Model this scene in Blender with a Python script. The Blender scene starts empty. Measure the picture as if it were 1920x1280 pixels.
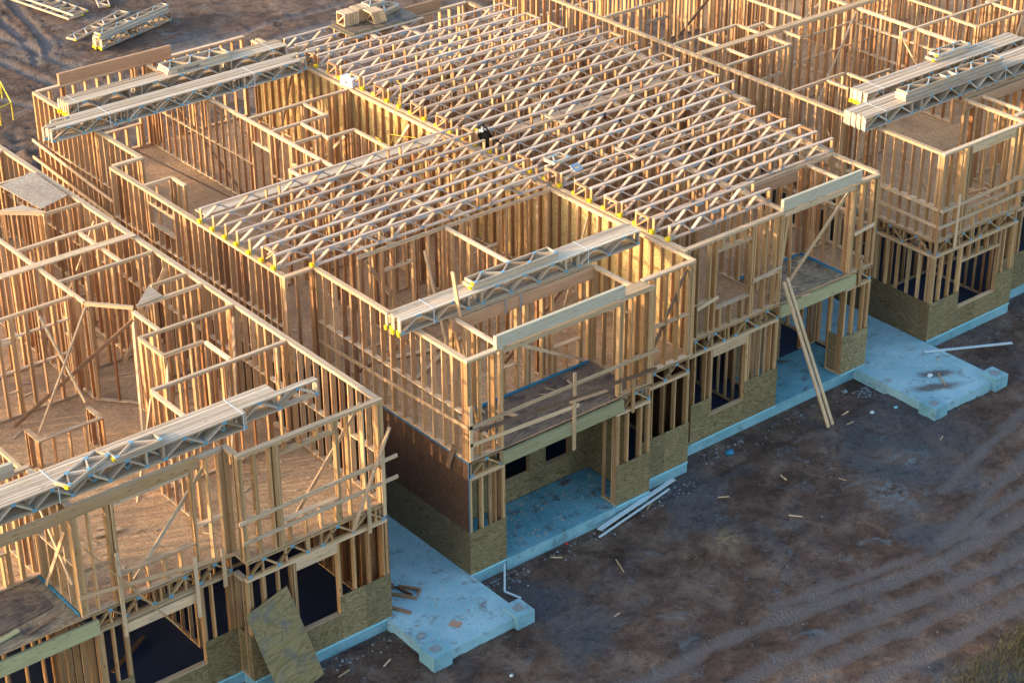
import bpy, math, random
from mathutils import Vector, Matrix, noise
random.seed(11)
R = random.random
def U(a, b): return a + (b - a) * R()
sc = bpy.context.scene
COL = sc.collection
Z2 = 3.19      # second floor deck
TOP = 5.94     # top of the second floor wall plates
CAM = Vector((-24.4097, -31.8388, 28.6255))

# ------------------------------------------------------------------ mesh builder
class MB:
    def __init__(s):
        s.v = []; s.f = []; s.uv = []; s.t = []; s.M = None
    def box(s, a, b, w, h, up=(0, 0, 1), tint=None):
        """beam from a to b, w wide across, h high along up"""
        a = Vector(a); b = Vector(b); d = b - a; L = d.length
        if L < 1e-5: return
        d /= L; up = Vector(up)
        if abs(d.dot(up)) > .99: up = Vector((0, 1, 0)) if abs(d.y) < .9 else Vector((1, 0, 0))
        sd = d.cross(up).normalized(); u2 = sd.cross(d).normalized()
        i = len(s.v)
        for p in (a, b):
            for x, y in ((-1, -1), (1, -1), (1, 1), (-1, 1)):
                q = p + sd * (x * w / 2) + u2 * (y * h / 2)
                s.v.append(s.M @ q if s.M else q)
        o = U(0, 90); o2 = U(0, 90)
        t = tint if tint is not None else (R(), R(), R(), 1)
        def q4(f, uv):
            s.f.append([i + k for k in f]); s.uv += uv; s.t += [t] * 4
        q4((0, 3, 2, 1), [(o, o2), (o, o2 + h), (o + .02, o2 + h), (o + .02, o2)])
        q4((4, 5, 6, 7), [(o, o2), (o + .02, o2), (o + .02, o2 + h), (o, o2 + h)])
        vv = o2
        for f, k in (((0, 1, 5, 4), w), ((1, 2, 6, 5), h), ((2, 3, 7, 6), w), ((3, 0, 4, 7), h)):
            q4(f, [(o, vv), (o, vv + k), (o + L, vv + k), (o + L, vv)]); vv += k + .013
    def slab(s, x0, x1, y0, y1, z0, z1, tint=None):
        """axis aligned box, texture laid on in metres"""
        i = len(s.v)
        for z in (z0, z1):
            for x, y in ((x0, y0), (x1, y0), (x1, y1), (x0, y1)):
                q = Vector((x, y, z)); s.v.append(s.M @ q if s.M else q)
        t = tint if tint is not None else (R(), R(), R(), 1)
        def q4(f, ax):
            s.f.append([i + k for k in f])
            for k in f:
                p = ((x0, x1, x1, x0)[k % 4], (y0, y0, y1, y1)[k % 4], z0 if k < 4 else z1)
                s.uv.append((p[ax[0]], p[ax[1]]))
            s.t += [t] * 4
        q4((0, 3, 2, 1), (0, 1)); q4((4, 5, 6, 7), (0, 1)); q4((0, 1, 5, 4), (0, 2))
        q4((1, 2, 6, 5), (1, 2)); q4((2, 3, 7, 6), (0, 2)); q4((3, 0, 4, 7), (1, 2))
    def prism(s, pts, z0, z1, tint=None):
        n = len(pts); i = len(s.v); t = tint or (R(), R(), R(), 1)
        for z in (z0, z1):
            for p in pts:
                q = Vector((p[0], p[1], z)); s.v.append(s.M @ q if s.M else q)
        s.f.append([i + k for k in range(n)][::-1]); s.uv += [tuple(p[:2]) for p in pts][::-1]; s.t += [t] * n
        s.f.append([i + n + k for k in range(n)]); s.uv += [tuple(p[:2]) for p in pts]; s.t += [t] * n
        for k in range(n):
            j = (k + 1) % n
            s.f.append([i + k, i + j, i + n + j, i + n + k])
            L = (Vector(pts[j][:2]) - Vector(pts[k][:2])).length
            s.uv += [(0, z0), (L, z0), (L, z1), (0, z1)]; s.t += [t] * 4
    def tube(s, pts, r, n=8):
        pts = [Vector(p) for p in pts]; i = len(s.v); t = (R(), R(), R(), 1)
        for k, p in enumerate(pts):
            d = (pts[min(k + 1, len(pts) - 1)] - pts[max(k - 1, 0)]).normalized()
            up = Vector((0, 0, 1)) if abs(d.z) < .9 else Vector((1, 0, 0))
            a = d.cross(up).normalized(); b = a.cross(d)
            for j in range(n):
                g = 2 * math.pi * j / n
                q = p + a * (math.cos(g) * r) + b * (math.sin(g) * r); s.v.append(s.M @ q if s.M else q)
        for k in range(len(pts) - 1):
            for j in range(n):
                m = (j + 1) % n
                s.f.append([i + k * n + j, i + k * n + m, i + (k + 1) * n + m, i + (k + 1) * n + j])
                s.uv += [(0, 0), (0, .1), (1, .1), (1, 0)]; s.t += [t] * 4
        for e in (0, len(pts) - 1):
            f = [i + e * n + j for j in range(n)]
            s.f.append(f); s.uv += [(0, 0)] * n; s.t += [t] * n
    def mesh(s, name, mat):
        me = bpy.data.meshes.new(name)
        me.from_pydata([tuple(v) for v in s.v], [], s.f)
        uv = me.uv_layers.new(name='UVMap'); flat = []
        for a in s.uv: flat += [a[0], a[1]]
        uv.data.foreach_set('uv', flat)
        ca = me.color_attributes.new('tint', 'FLOAT_COLOR', 'CORNER'); flat = []
        for a in s.t: flat += list(a)
        ca.data.foreach_set('color', flat)
        me.materials.append(mat); return me
    def build(s, name, mat, parent=None):
        o = bpy.data.objects.new(name, s.mesh(name, mat)); COL.objects.link(o)
        if parent:
            o.parent = parent
            if parent.type == 'EMPTY': o.matrix_parent_inverse = parent.matrix_basis.inverted()
        return o
def tag(o, label=None, cat=None, group=None, kind=None):
    if label: o['label'] = label
    if cat: o['category'] = cat
    if group: o['group'] = group
    if kind: o['kind'] = kind
    return o
def empty(name, loc, label, cat, group=None):
    o = bpy.data.objects.new(name, None); COL.objects.link(o); o.location = loc
    o.empty_display_size = .3
    return tag(o, label, cat, group)
def link_local(name, me, parent, loc=(0, 0, 0)):
    o = bpy.data.objects.new(name, me); COL.objects.link(o); o.parent = parent; o.location = loc; return o

# ------------------------------------------------------------------ materials
class NT:
    def __init__(s, name):
        s.m = bpy.data.materials.new(name); s.m.use_nodes = True; s.t = s.m.node_tree
        s.b = s.t.nodes['Principled BSDF']; s.b.inputs['Specular IOR Level'].default_value = .25
    def n(s, typ, **k):
        o = s.t.nodes.new(typ)
        for a, b in k.items():
            if a.startswith('i_'):
                key = a[2:].replace('_', ' ')
                o.inputs[int(key) if key.isdigit() else key].default_value = b
            else: setattr(o, a, b)
        return o
    def l(s, a, b): s.t.links.new(a, b)
    def math(s, op, a, b=None, c=None, clamp=False):
        o = s.t.nodes.new('ShaderNodeMath'); o.operation = op; o.use_clamp = clamp
        for i, x in enumerate((a, b, c)):
            if x is None: continue
            if isinstance(x, (int, float)): o.inputs[i].default_value = x
            else: s.l(x, o.inputs[i])
        return o.outputs[0]
    def vmul(s, v, k):
        o = s.t.nodes.new('ShaderNodeVectorMath'); o.operation = 'MULTIPLY'
        s.l(v, o.inputs[0]); o.inputs[1].default_value = k; return o.outputs[0]
    def noise(s, v, scale, detail=4, rough=.55, dist=0):
        o = s.n('ShaderNodeTexNoise'); o.inputs['Scale'].default_value = scale; o.inputs['Detail'].default_value = detail
        o.inputs['Roughness'].default_value = rough; o.inputs['Distortion'].default_value = dist
        if v is not None: s.l(v, o.inputs['Vector'])
        return o
    def ramp(s, fac, stops):
        o = s.n('ShaderNodeValToRGB'); e = o.color_ramp.elements
        while len(e) < len(stops): e.new(.5)
        for x, (p, c) in zip(e, stops):
            x.position = p; x.color = tuple(c) + (1,) if len(c) == 3 else c
        s.l(fac, o.inputs[0]); return o.outputs[0]
    def mix(s, f, a, b, mode='MIX'):
        o = s.n('ShaderNodeMix'); o.data_type = 'RGBA'; o.blend_type = mode
        for sock, x in ((o.inputs[0], f), (o.inputs[6], a), (o.inputs[7], b)):
            if isinstance(x, (int, float)): sock.default_value = x
            elif isinstance(x, tuple): sock.default_value = x + (1,) if len(x) == 3 else x
            else: s.l(x, sock)
        return o.outputs[2]
    def mr(s, v, a, b, c=0, d=1):
        o = s.n('ShaderNodeMapRange'); s.l(v, o.inputs[0])
        for i, x in enumerate((a, b, c, d)): o.inputs[i + 1].default_value = x
        return o.outputs[0]
    def bump(s, h, st, dist=.01):
        o = s.n('ShaderNodeBump'); o.inputs['Strength'].default_value = st; o.inputs['Distance'].default_value = dist
        s.l(h, o.inputs['Height']); s.l(o.outputs[0], s.b.inputs['Normal'])
    def out(s, c, rough=.7):
        s.l(c, s.b.inputs['Base Color'])
        if isinstance(rough, (int, float)): s.b.inputs['Roughness'].default_value = rough
        else: s.l(rough, s.b.inputs['Roughness'])
        return s.m

def lumber(name, stops, grey=.3, greycol=(.42, .40, .36), knots=1.0, dark=.35):
    N = NT(name)
    uv = N.n('ShaderNodeUVMap').outputs[0]
    tint = N.n('ShaderNodeAttribute', attribute_name='tint')
    sep = N.n('ShaderNodeSeparateColor'); N.l(tint.outputs['Color'], sep.inputs[0])
    oi = N.n('ShaderNodeObjectInfo').outputs['Random']
    r1 = N.math('FRACT', N.math('ADD', sep.outputs[0], oi))
    base = N.ramp(r1, stops)
    # long grain
    g = N.noise(N.vmul(uv, (1.6, 38, 1)), 1, 5, .6, .6).outputs[0]
    g2 = N.noise(N.vmul(uv, (.7, 9, 1)), 1, 3, .5, 1.2).outputs[0]
    gm = N.math('ADD', N.math('MULTIPLY', g, .6), N.math('MULTIPLY', g2, .4))
    k = N.mr(gm, .32, .68, 1 - dark, 1 + dark * .45)
    c = N.mix(1, base, N.n('ShaderNodeCombineColor').outputs[0], 'MULTIPLY')
    cc = N.n('ShaderNodeCombineColor')
    N.l(k, cc.inputs[0]); N.l(N.math('MULTIPLY', k, .98), cc.inputs[1]); N.l(N.math('POWER', k, 1.25), cc.inputs[2])
    c = N.mix(1, base, cc.outputs[0], 'MULTIPLY')
    br = N.mr(sep.outputs[1], 0, 1, .70, 1.18)
    c = N.mix(1, c, N.ramp(br, [(0, (0, 0, 0)), (1, (1, 1, 1))]), 'MULTIPLY') if False else N.mix(1, c, _grey(N, br), 'MULTIPLY')
    # weathering
    w = N.noise(N.vmul(uv, (1.1, 5, 1)), 1.3, 4, .6).outputs[0]
    wf = N.math('MULTIPLY', N.mr(w, .42, .72), N.mr(sep.outputs[2], .25, 1, .1, 1))
    c = N.mix(N.math('MULTIPLY', wf, grey), c, greycol)
    # knots
    v = N.n('ShaderNodeTexVoronoi'); N.l(N.vmul(uv, (3.1, 16, 1)), v.inputs['Vector']); v.inputs['Scale'].default_value = 1
    v.inputs['Randomness'].default_value = 1
    kn = N.mr(v.outputs['Distance'], .10, .24, 1, 0)
    sc_ = N.n('ShaderNodeSeparateColor'); N.l(v.outputs['Color'], sc_.inputs[0])
    kn = N.math('MULTIPLY', kn, N.math('GREATER_THAN', sc_.outputs[0], .52))
    c = N.mix(N.math('MULTIPLY', kn, .72 * knots), c, (.12, .055, .022))
    N.bump(gm, .25, .004)
    return N.out(c, .72)
def _grey(N, v):
    o = N.n('ShaderNodeCombineColor')
    for i in range(3): N.l(v, o.inputs[i])
    return o.outputs[0]

M = {}
M['lumber'] = lumber('sawn_pine', [(0, (.57, .325, .145)), (.2, (.65, .41, .215)), (.38, (.48, .235, .095)), (.55, (.62, .385, .195)), (.70, (.36, .16, .065)), (.84, (.58, .335, .155)), (1, (.63, .375, .185))], .35, knots=1.1)
M['plate'] = lumber('pale_pine', [(0, (.68, .47, .275)), (.35, (.73, .54, .35)), (.65, (.60, .395, .22)), (1, (.70, .50, .30))], .5, (.46, .44, .40), 1)
M['front'] = lumber('treated_pine', [(0, (.55, .33, .15)), (.3, (.62, .41, .21)), (.6, (.42, .235, .10)), (1, (.57, .355, .17))], .4, (.38, .33, .26), 1.3)
M['truss'] = lumber('truss_pine', [(0, (.66, .48, .35)), (.3, (.72, .57, .45)), (.55, (.56, .38, .25)), (.8, (.70, .56, .45)), (1, (.64, .47, .34))], .28, (.56, .51, .48), .9)
M['bundle'] = lumber('weathered_truss_pine', [(0, (.56, .43, .29)), (.2, (.70, .60, .47)), (.4, (.48, .34, .21)), (.6, (.66, .55, .42)), (.8, (.42, .31, .21)), (1, (.60, .48, .34))], .65, (.52, .52, .50), .8)
M['brace'] = lumber('brown_brace', [(0, (.22, .13, .08)), (.5, (.30, .18, .10)), (1, (.20, .12, .08))], .4, (.2, .17, .15))
M['beam'] = lumber('laminated_beam', [(0, (.60, .54, .38)), (.5, (.64, .57, .42)), (1, (.58, .52, .37))], .25, (.45, .5, .44), .5, .22)
M['beamdark'] = lumber('laminated_beam_aged', [(0, (.50, .30, .17)), (.5, (.54, .33, .19)), (1, (.47, .28, .16))], .3, (.4, .3, .24), .5, .28)
M['green'] = lumber('green_treated_beam', [(0, (.40, .38, .20)), (.5, (.46, .43, .24)), (1, (.42, .40, .21))], .3, (.36, .36, .26), 1, .3)

def osb(name, a, b, stain=.5, st=(.10, .075, .06)):
    N = NT(name)
    co = N.n('ShaderNodeTexCoord').outputs['Object']
    uv = N.n('ShaderNodeUVMap').outputs[0]
    wob = N.noise(uv, 3, 2).outputs[1]
    cs = []
    for i, (sx, sy, rot) in enumerate(((15, 50, .5), (17, 55, 1.6), (16, 46, 2.6))):
        mp = N.n('ShaderNodeMapping'); N.l(uv, mp.inputs[0]); mp.inputs['Rotation'].default_value = (0, 0, rot)
        mp2 = N.n('ShaderNodeMapping'); N.l(mp.outputs[0], mp2.inputs[0]); mp2.inputs['Scale'].default_value = (sx, sy, 1)
        v = N.n('ShaderNodeTexVoronoi'); v.inputs['Scale'].default_value = 1; N.l(mp2.outputs[0], v.inputs['Vector'])
        s_ = N.n('ShaderNodeSeparateColor'); N.l(v.outputs['Color'], s_.inputs[0]); cs.append(s_.outputs[0])
    sel = N.noise(uv, 7, 2).outputs[0]
    f = N.math('ADD', N.math('MULTIPLY', cs[0], .36), N.math('ADD', N.math('MULTIPLY', cs[1], .34), N.math('MULTIPLY', cs[2], .3)))
    c = N.ramp(f, [(.15, tuple(x * .72 for x in a)), (.42, a), (.62, b), (.88, tuple(min(1, x * 1.18) for x in b))])
    n1 = N.noise(co, .7, 6, .62).outputs[0]
    c = N.mix(N.math('MULTIPLY', N.mr(n1, .48, .72), stain), c, st)
    n2 = N.noise(co, .33, 3).outputs[0]
    c = N.mix(N.mr(n2, .35, .7, 0, .35), c, tuple(x * .75 for x in a))
    # panel joints every 1.22 m
    br = N.n('ShaderNodeTexBrick'); N.l(co, br.inputs['Vector']); br.inputs['Scale'].default_value = 1
    br.inputs['Brick Width'].default_value = 2.44; br.inputs['Row Height'].default_value = 1.22; br.inputs['Mortar Size'].default_value = .006
    c = N.mix(N.math('MULTIPLY', br.outputs['Fac'], .7), c, (.05, .03, .02))
    N.bump(f, .3, .003)
    return N.out(c, .65)
M['osb'] = osb('strand_board_floor', (.46, .27, .135), (.58, .385, .22), .55)
M['osbwall'] = osb('strand_board_wall', (.50, .33, .13), (.62, .44, .20), .15)
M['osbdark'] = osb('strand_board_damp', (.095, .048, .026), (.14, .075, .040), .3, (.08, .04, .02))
M['osbgrey'] = osb('strand_board_grey', (.38, .29, .21), (.50, .41, .31), .2)

def ply(name, a, b, stain=(.1, .1, .08), sf=.15, sc_=1.0):
    N = NT(name)
    uv = N.n('ShaderNodeUVMap').outputs[0]
    tint = N.n('ShaderNodeAttribute', attribute_name='tint')
    sep = N.n('ShaderNodeSeparateColor'); N.l(tint.outputs['Color'], sep.inputs[0])
    ad = N.n('ShaderNodeVectorMath', operation='ADD'); N.l(uv, ad.inputs[0]); N.l(N.vmul(tint.outputs['Color'], (9, 9, 9)), ad.inputs[1])
    big = N.noise(N.vmul(ad.outputs[0], (.9 * sc_, 3.2 * sc_, 1)), 1, 3, .5, .8).outputs[0]
    w = N.math('SINE', N.math('MULTIPLY', big, 48))
    w2 = N.math('POWER', N.math('ABSOLUTE', w), 1.4)
    fine = N.noise(N.vmul(ad.outputs[0], (5, 60, 1)), 1, 4).outputs[0]
    f = N.math('ADD', N.math('MULTIPLY', w2, .72), N.math('MULTIPLY', fine, .28))
    c = N.ramp(f, [(.12, tuple(x * .8 for x in a)), (.45, a), (.8, b)])
    c = N.mix(1, c, _grey(N, N.mr(sep.outputs[1], 0, 1, .82, 1.12)), 'MULTIPLY')
    n = N.noise(uv, 1.7, 5, .62).outputs[0]
    c = N.mix(N.math('MULTIPLY', N.mr(n, .48, .66), sf), c, stain)
    N.bump(f, .2, .003)
    return N.out(c, .6)
M['ply'] = ply('green_plywood', (.185, .138, .066), (.285, .225, .122))
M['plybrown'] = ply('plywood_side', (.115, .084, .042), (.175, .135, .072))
M['plyold'] = ply('stained_plywood', (.22, .17, .075), (.29, .225, .11), (.12, .125, .14), .95, .6)
M['deck'] = ply('wet_deck_plywood', (.15, .115, .085), (.21, .16, .115), (.045, .04, .045), .85, .6)
M['deckpale'] = ply('worn_deck_plywood', (.24, .185, .12), (.34, .27, .18), (.06, .055, .055), .95, .6)

def concrete(name, a, b, spots=.6, spot=(.08, .06, .05), soil=()):
    N = NT(name)
    co = N.n('ShaderNodeTexCoord').outputs['Object']
    n1 = N.noise(co, .8, 6, .6).outputs[0]; n2 = N.noise(co, 14, 4, .7).outputs[0]; n3 = N.noise(co, 1.9, 8, .76).outputs[0]
    c = N.ramp(N.math('ADD', N.math('MULTIPLY', n1, .7), N.math('MULTIPLY', n2, .3)), [(.3, a), (.7, b)])
    c = N.mix(N.math('MULTIPLY', N.mr(n3, .53, .64), spots), c, spot)
    v = N.noise(co, 22, 3, .6).outputs[0]
    c = N.mix(N.math('MULTIPLY', N.mr(v, .64, .72), spots), c, spot)
    for (sx_, sy_, rx_, ry_, an_) in soil:   # spilt soil trodden into the slab
        mp = N.n('ShaderNodeMapping'); mp.vector_type = 'TEXTURE'; mp.inputs['Location'].default_value = (sx_, sy_, 0); mp.inputs['Rotation'].default_value = (0, 0, an_); mp.inputs['Scale'].default_value = (rx_, ry_, 1)
        N.l(co, mp.inputs[0]); ln = N.n('ShaderNodeVectorMath', operation='LENGTH'); N.l(mp.outputs[0], ln.inputs[0])
        e = N.math('ADD', ln.outputs['Value'], N.math('MULTIPLY', N.math('SUBTRACT', n3, .5), 2.2))
        c = N.mix(N.mr(e, .45, 1.15, .85, 0), c, (.105, .072, .058))
    N.bump(n2, .25, .004)
    return N.out(c, .8)
M['concsoil'] = concrete('soiled_patio_concrete', (.15, .35, .43), (.40, .60, .67), .6, (.13, .105, .09), ((.2, .25, .62, .22, -.5), (-.35, -.25, .85, .22, -.45)))  # blue cast of open shade put into these slab colours
M['conc'] = concrete('patio_concrete', (.15, .35, .43), (.40, .60, .67), .7, (.13, .105, .09))
M['concedge'] = concrete('slab_edge_concrete', (.10, .28, .35), (.30, .50, .57), .6, (.1, .14, .15))
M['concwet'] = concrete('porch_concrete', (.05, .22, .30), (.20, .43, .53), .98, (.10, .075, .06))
M['slabdark'] = concrete('indoor_slab', (.025, .04, .085), (.035, .055, .11), .4, (.02, .025, .04))  # navy of skylit shade put into the dark indoor slab colour

def plain(name, c, rough=.5, metal=0, var=.15, sc_=20):
    N = NT(name)
    co = N.n('ShaderNodeTexCoord').outputs['Object']
    n = N.noise(co, sc_, 4, .6).outputs[0]
    k = N.mix(N.mr(n, .3, .7), tuple(x * (1 - var) for x in c), tuple(min(1, x * (1 + var)) for x in c))
    N.b.inputs['Metallic'].default_value = metal
    return N.out(k, rough)
M['steel'] = plain('galvanised_plate', (.36, .42, .48), .5, .3, .25, 40)
M['bluesteel'] = plain('bright_plate', (.20, .42, .55), .45, .3, .25, 60)
M['yellow'] = plain('yellow_card', (.66, .49, .02), .6)
M['yellowpaint'] = plain('yellow_paint', (.70, .55, .04), .5)
M['strap'] = plain('white_strap', (.62, .64, .66), .4)
M['white'] = plain('white_plastic', (.50, .62, .68), .45)
M['whitecard'] = plain('white_carton', (.62, .68, .76), .6, 0, .05)
M['black'] = plain('black_fabric', (.006, .006, .007), .95, 0, .3); M['black'].node_tree.nodes['Principled BSDF'].inputs['Specular IOR Level'].default_value = .02
M['bluetape'] = plain('blue_flashing', (.03, .19, .34), .5)
M['cyantape'] = plain('pale_blue_flashing', (.26, .60, .72), .4)
M['red'] = plain('red_plastic', (.55, .03, .04), .5)
M['card'] = plain('brown_card', (.42, .26, .18), .8)
M['hose'] = plain('yellow_hose', (.75, .50, .04), .5)
M['rock'] = plain('pale_rubble', (.22, .25, .27), .9, 0, .35)

# ------------------------------------------------------------------ ground
RUTS = []
def rut_line(pts, w=.55, d=.09): RUTS.append((pts, w, d))
for q_, w_, d_ in (([(-9, -5.6), (.36, -5.34), (1.83, -5.54), (3.5, -5.61), (5.55, -5.95), (7.58, -6.41), (9.67, -6.78), (12.8, -6.67), (16.1, -6.35), (24, -6), (40, -6)], .34, .07),
                   ([(5.0, -5.35), (7.4, -5.9), (9.05, -6.16), (10.5, -6.3), (13.4, -6.0), (16.7, -5.6), (24, -5), (40, -5)], .26, .05),
                   ([(-9, -7.2), (-3, -6.9), (2.23, -6.85), (4.5, -6.96), (6.1, -7.15), (7.6, -7.3), (9.4, -7.6), (11.4, -7.72), (14.4, -7.5), (24, -7.4), (40, -8)], .34, .07),
                   ([(-2, -7.75), (3, -7.6), (6, -7.85), (8.2, -8.15), (11, -8.4), (15, -8.3), (30, -8.4)], .28, .06),
                   ([(2, -8.5), (4.4, -8.75), (6.6, -8.91), (8.5, -8.99), (9.7, -9.0), (12.7, -8.85), (24, -9)], .36, .05),
                   ([(9.6, -6.3), (10.87, -6.0), (12.6, -5.55), (14.75, -5.05), (18.9, -4.25), (24, -3.4), (40, -2)], .30, .06),
                   ([(12, -4.6), (15, -3.9), (19, -3.0), (24, -2.3), (40, -1.5)], .26, .04),
                   ([(10.97, 46), (10.44, 43.3), (10.0, 41.3), (9.8, 40.4), (9.3, 39.4)], .30, .08),
                   ([(9.9, 46), (9.5, 43.3), (9.15, 41.3), (8.9, 39.9), (8.3, 38.4)], .28, .07),
                   ([(8.5, 43), (8.87, 40.24), (9.1, 38.2), (9.4, 37.0), (11.3, 36.3), (15.5, 36.3), (22, 36.6)], .34, .06),
                   ([(7.4, 40), (7.55, 38), (7.9, 36.2), (8.8, 35), (12, 34.6), (20, 34.9)], .34, .06),
                   ([(4.5, 40), (5.2, 37), (6.2, 34.6), (8, 33.4), (14, 33), (24, 33.5)], .3, .05)):
    rut_line(q_, w_, d_)
def segd(p, a, b):
    ax, ay = a; bx, by = b; dx, dy = bx - ax, by - ay; L = dx * dx + dy * dy
    t = max(0, min(1, ((p[0] - ax) * dx + (p[1] - ay) * dy) / L))
    return math.hypot(p[0] - ax - t * dx, p[1] - ay - t * dy)
def ground_h(x, y):
    built = (-18 < x < 44 and -.3 < y < 21.6)
    n = noise.noise(Vector((x * .35, y * .35, 0))) * .07 + noise.noise(Vector((x * 1.3, y * 1.3, 3))) * .035
    n += (abs(noise.noise(Vector((x * 3.3, y * 3.3, 7)))) - .2) * .075 * (.4 + max(0, noise.noise(Vector((x * .7, y * .7, 1))) * 2)) + noise.noise(Vector((x * 8, y * 8, 5))) * .026
    r = 0
    if y < .5 or y > 22:
        for pts, w, d in RUTS:
            m = 9
            for i in range(len(pts) - 1):
                a, b = pts[i], pts[i + 1]
                if min(a[0], b[0]) - 1.3 < x < max(a[0], b[0]) + 1.3: m = min(m, segd((x, y), a, b))
            if m < 1.2:
                e = max(0, m + noise.noise(Vector((x * 1.1, y * 2.2, 9))) * .13 + noise.noise(Vector((x * 4, y * 6, 2))) * .05) / w
                if e < .75: r = max(r, 1 - (e / .75) ** 4)
                if e < .7: n -= d * (1 - (e / .7) ** 3) * (.75 + .5 * noise.noise(Vector((x * .8, y, 4))))
                elif e < 1.6: n += d * .55 * (1 - abs(e - 1.05) / .55) if abs(e - 1.05) < .55 else 0
    z = -.27 + n
    if 20.5 < y and x < 8:   # spoil heap behind the middle block's left corner
        dd = math.hypot(x - 2.6, (y - 29.5) * .8)
        if dd < 4: z += .28 * (1 + math.cos(math.pi * dd / 4)) * .5 * (1 + 1.2 * noise.noise(Vector((x * 2, y * 2, 1)))) + .08 * noise.noise(Vector((x * 3, y * 3, 1)))
    if built: z = -.34
    return z, r
def axis(segs):
    out = []
    for a, b, st in segs:
        n = max(1, round((b - a) / st)); out += [a + (b - a) * i / n for i in range(n)]
    out.append(segs[-1][1]); return out
gx = axis([(-900, -200, 100), (-200, -40, 20), (-40, -12, 2), (-12, 26, .12), (26, 50, .6), (50, 200, 15), (200, 900, 100)])
gy = axis([(-900, -200, 100), (-200, -20, 15), (-20, -13, 1), (-13, .2, .09), (.2, 21.6, 1.5), (21.6, 50, .2), (50, 70, 1.5), (70, 200, 15), (200, 900, 100)])
gv = []; gc = []
for y in gy:
    for x in gx:
        z, r = ground_h(x, y); gv.append((x, y, z)); gc += [r, 0, 0, 1]
nx = len(gx)
gf = [(j * nx + i, j * nx + i + 1, (j + 1) * nx + i + 1, (j + 1) * nx + i) for j in range(len(gy) - 1) for i in range(nx - 1)]
gm = bpy.data.meshes.new('ground'); gm.from_pydata(gv, [], gf)
ca = gm.color_attributes.new('rut', 'FLOAT_COLOR', 'POINT'); ca.data.foreach_set('color', gc)
gm.polygons.foreach_set('use_smooth', [True] * len(gf))
ground = bpy.data.objects.new('ground', gm); COL.objects.link(ground); tag(ground, kind='structure')
N = NT('churned_dirt')
co = N.n('ShaderNodeTexCoord').outputs['Object']
rut = N.n('ShaderNodeAttribute', attribute_name='rut'); rs = N.n('ShaderNodeSeparateColor'); N.l(rut.outputs['Color'], rs.inputs[0])
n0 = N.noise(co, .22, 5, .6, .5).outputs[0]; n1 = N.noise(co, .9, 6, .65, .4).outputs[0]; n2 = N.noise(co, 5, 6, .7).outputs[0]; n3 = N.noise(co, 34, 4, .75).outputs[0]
c = N.ramp(n1, [(.32, (.066, .040, .030)), (.5, (.152, .096, .072)), (.64, (.240, .172, .135))])
c = N.mix(N.mr(n0, .52, .62, 0, .65), c, (.100, .125, .155))
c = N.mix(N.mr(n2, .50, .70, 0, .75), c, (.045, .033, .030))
blu = N.noise(co, .55, 7, .72, 1.1)
mp = N.n('ShaderNodeMapping'); mp.inputs['Location'].default_value = (13, 7, 0); N.l(co, mp.inputs[0]); N.l(mp.outputs[0], blu.inputs['Vector']); blu.inputs['Scale'].default_value = .9
c = N.mix(N.mr(blu.outputs[0], .58, .70, 0, .5), c, (.21, .29, .35))
for (tx, ty, tr_, tcol) in ((6.05, -2.65, .55, (.42, .32, .18)), (4.9, -2.6, .3, (.36, .28, .17)), (10.9, -3.9, .9, (.26, .33, .37)), (12.6, -3.0, .6, (.25, .31, .35))):
    dn = N.n('ShaderNodeVectorMath', operation='DISTANCE'); dn.inputs[1].default_value = (tx, ty, -.27); N.l(co, dn.inputs[0])
    c = N.mix(N.math('MULTIPLY', N.mr(dn.outputs['Value'], tr_ * .2, tr_ * 1.3, 1, 0), N.mr(n2, .46, .60, 0, .85)), c, tcol)
c = N.mix(N.math('MULTIPLY', rs.outputs[0], .72), c, (.215, .185, .178))
sx = N.n('ShaderNodeSeparateXYZ'); N.l(co, sx.inputs[0])
spd = N.n('ShaderNodeTexVoronoi'); spd.inputs['Scale'].default_value = 9; N.l(co, spd.inputs['Vector'])
ss = N.n('ShaderNodeSeparateColor'); N.l(spd.outputs['Color'], ss.inputs[0])
peb = N.math('MULTIPLY', N.mr(spd.outputs['Distance'], .04, .10, 1, 0), N.math('GREATER_THAN', ss.outputs[0], .86))
c = N.mix(N.math('MULTIPLY', peb, .5), c, (.24, .27, .29))
c = N.mix(1, c, _grey(N, N.mr(n3, .30, .70, .4, 1.65)), 'MULTIPLY')  # moist hollows darkened, crests lightened: crevice shading put into the dirt colour
tr = N.math('MULTIPLY', N.mr(n1, .40, .58), N.math('SINE', N.math('ADD', N.math('MULTIPLY', sx.outputs[0], 46), N.math('MULTIPLY', N.math('ABSOLUTE', N.math('SINE', N.math('MULTIPLY', sx.outputs[1], 9))), 5))))
c = N.mix(N.math('MULTIPLY', N.math('MULTIPLY', N.mr(tr, .35, .95), rs.outputs[0]), .45), c, (.09, .075, .07))
h = N.math('ADD', N.math('MULTIPLY', n3, .8), N.math('ADD', N.math('MULTIPLY', n2, 1.6), N.math('MULTIPLY', N.math('MULTIPLY', tr, rs.outputs[0]), .12)))
N.bump(h, 1, .09)
gm.materials.append(N.out(c, .88))

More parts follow.
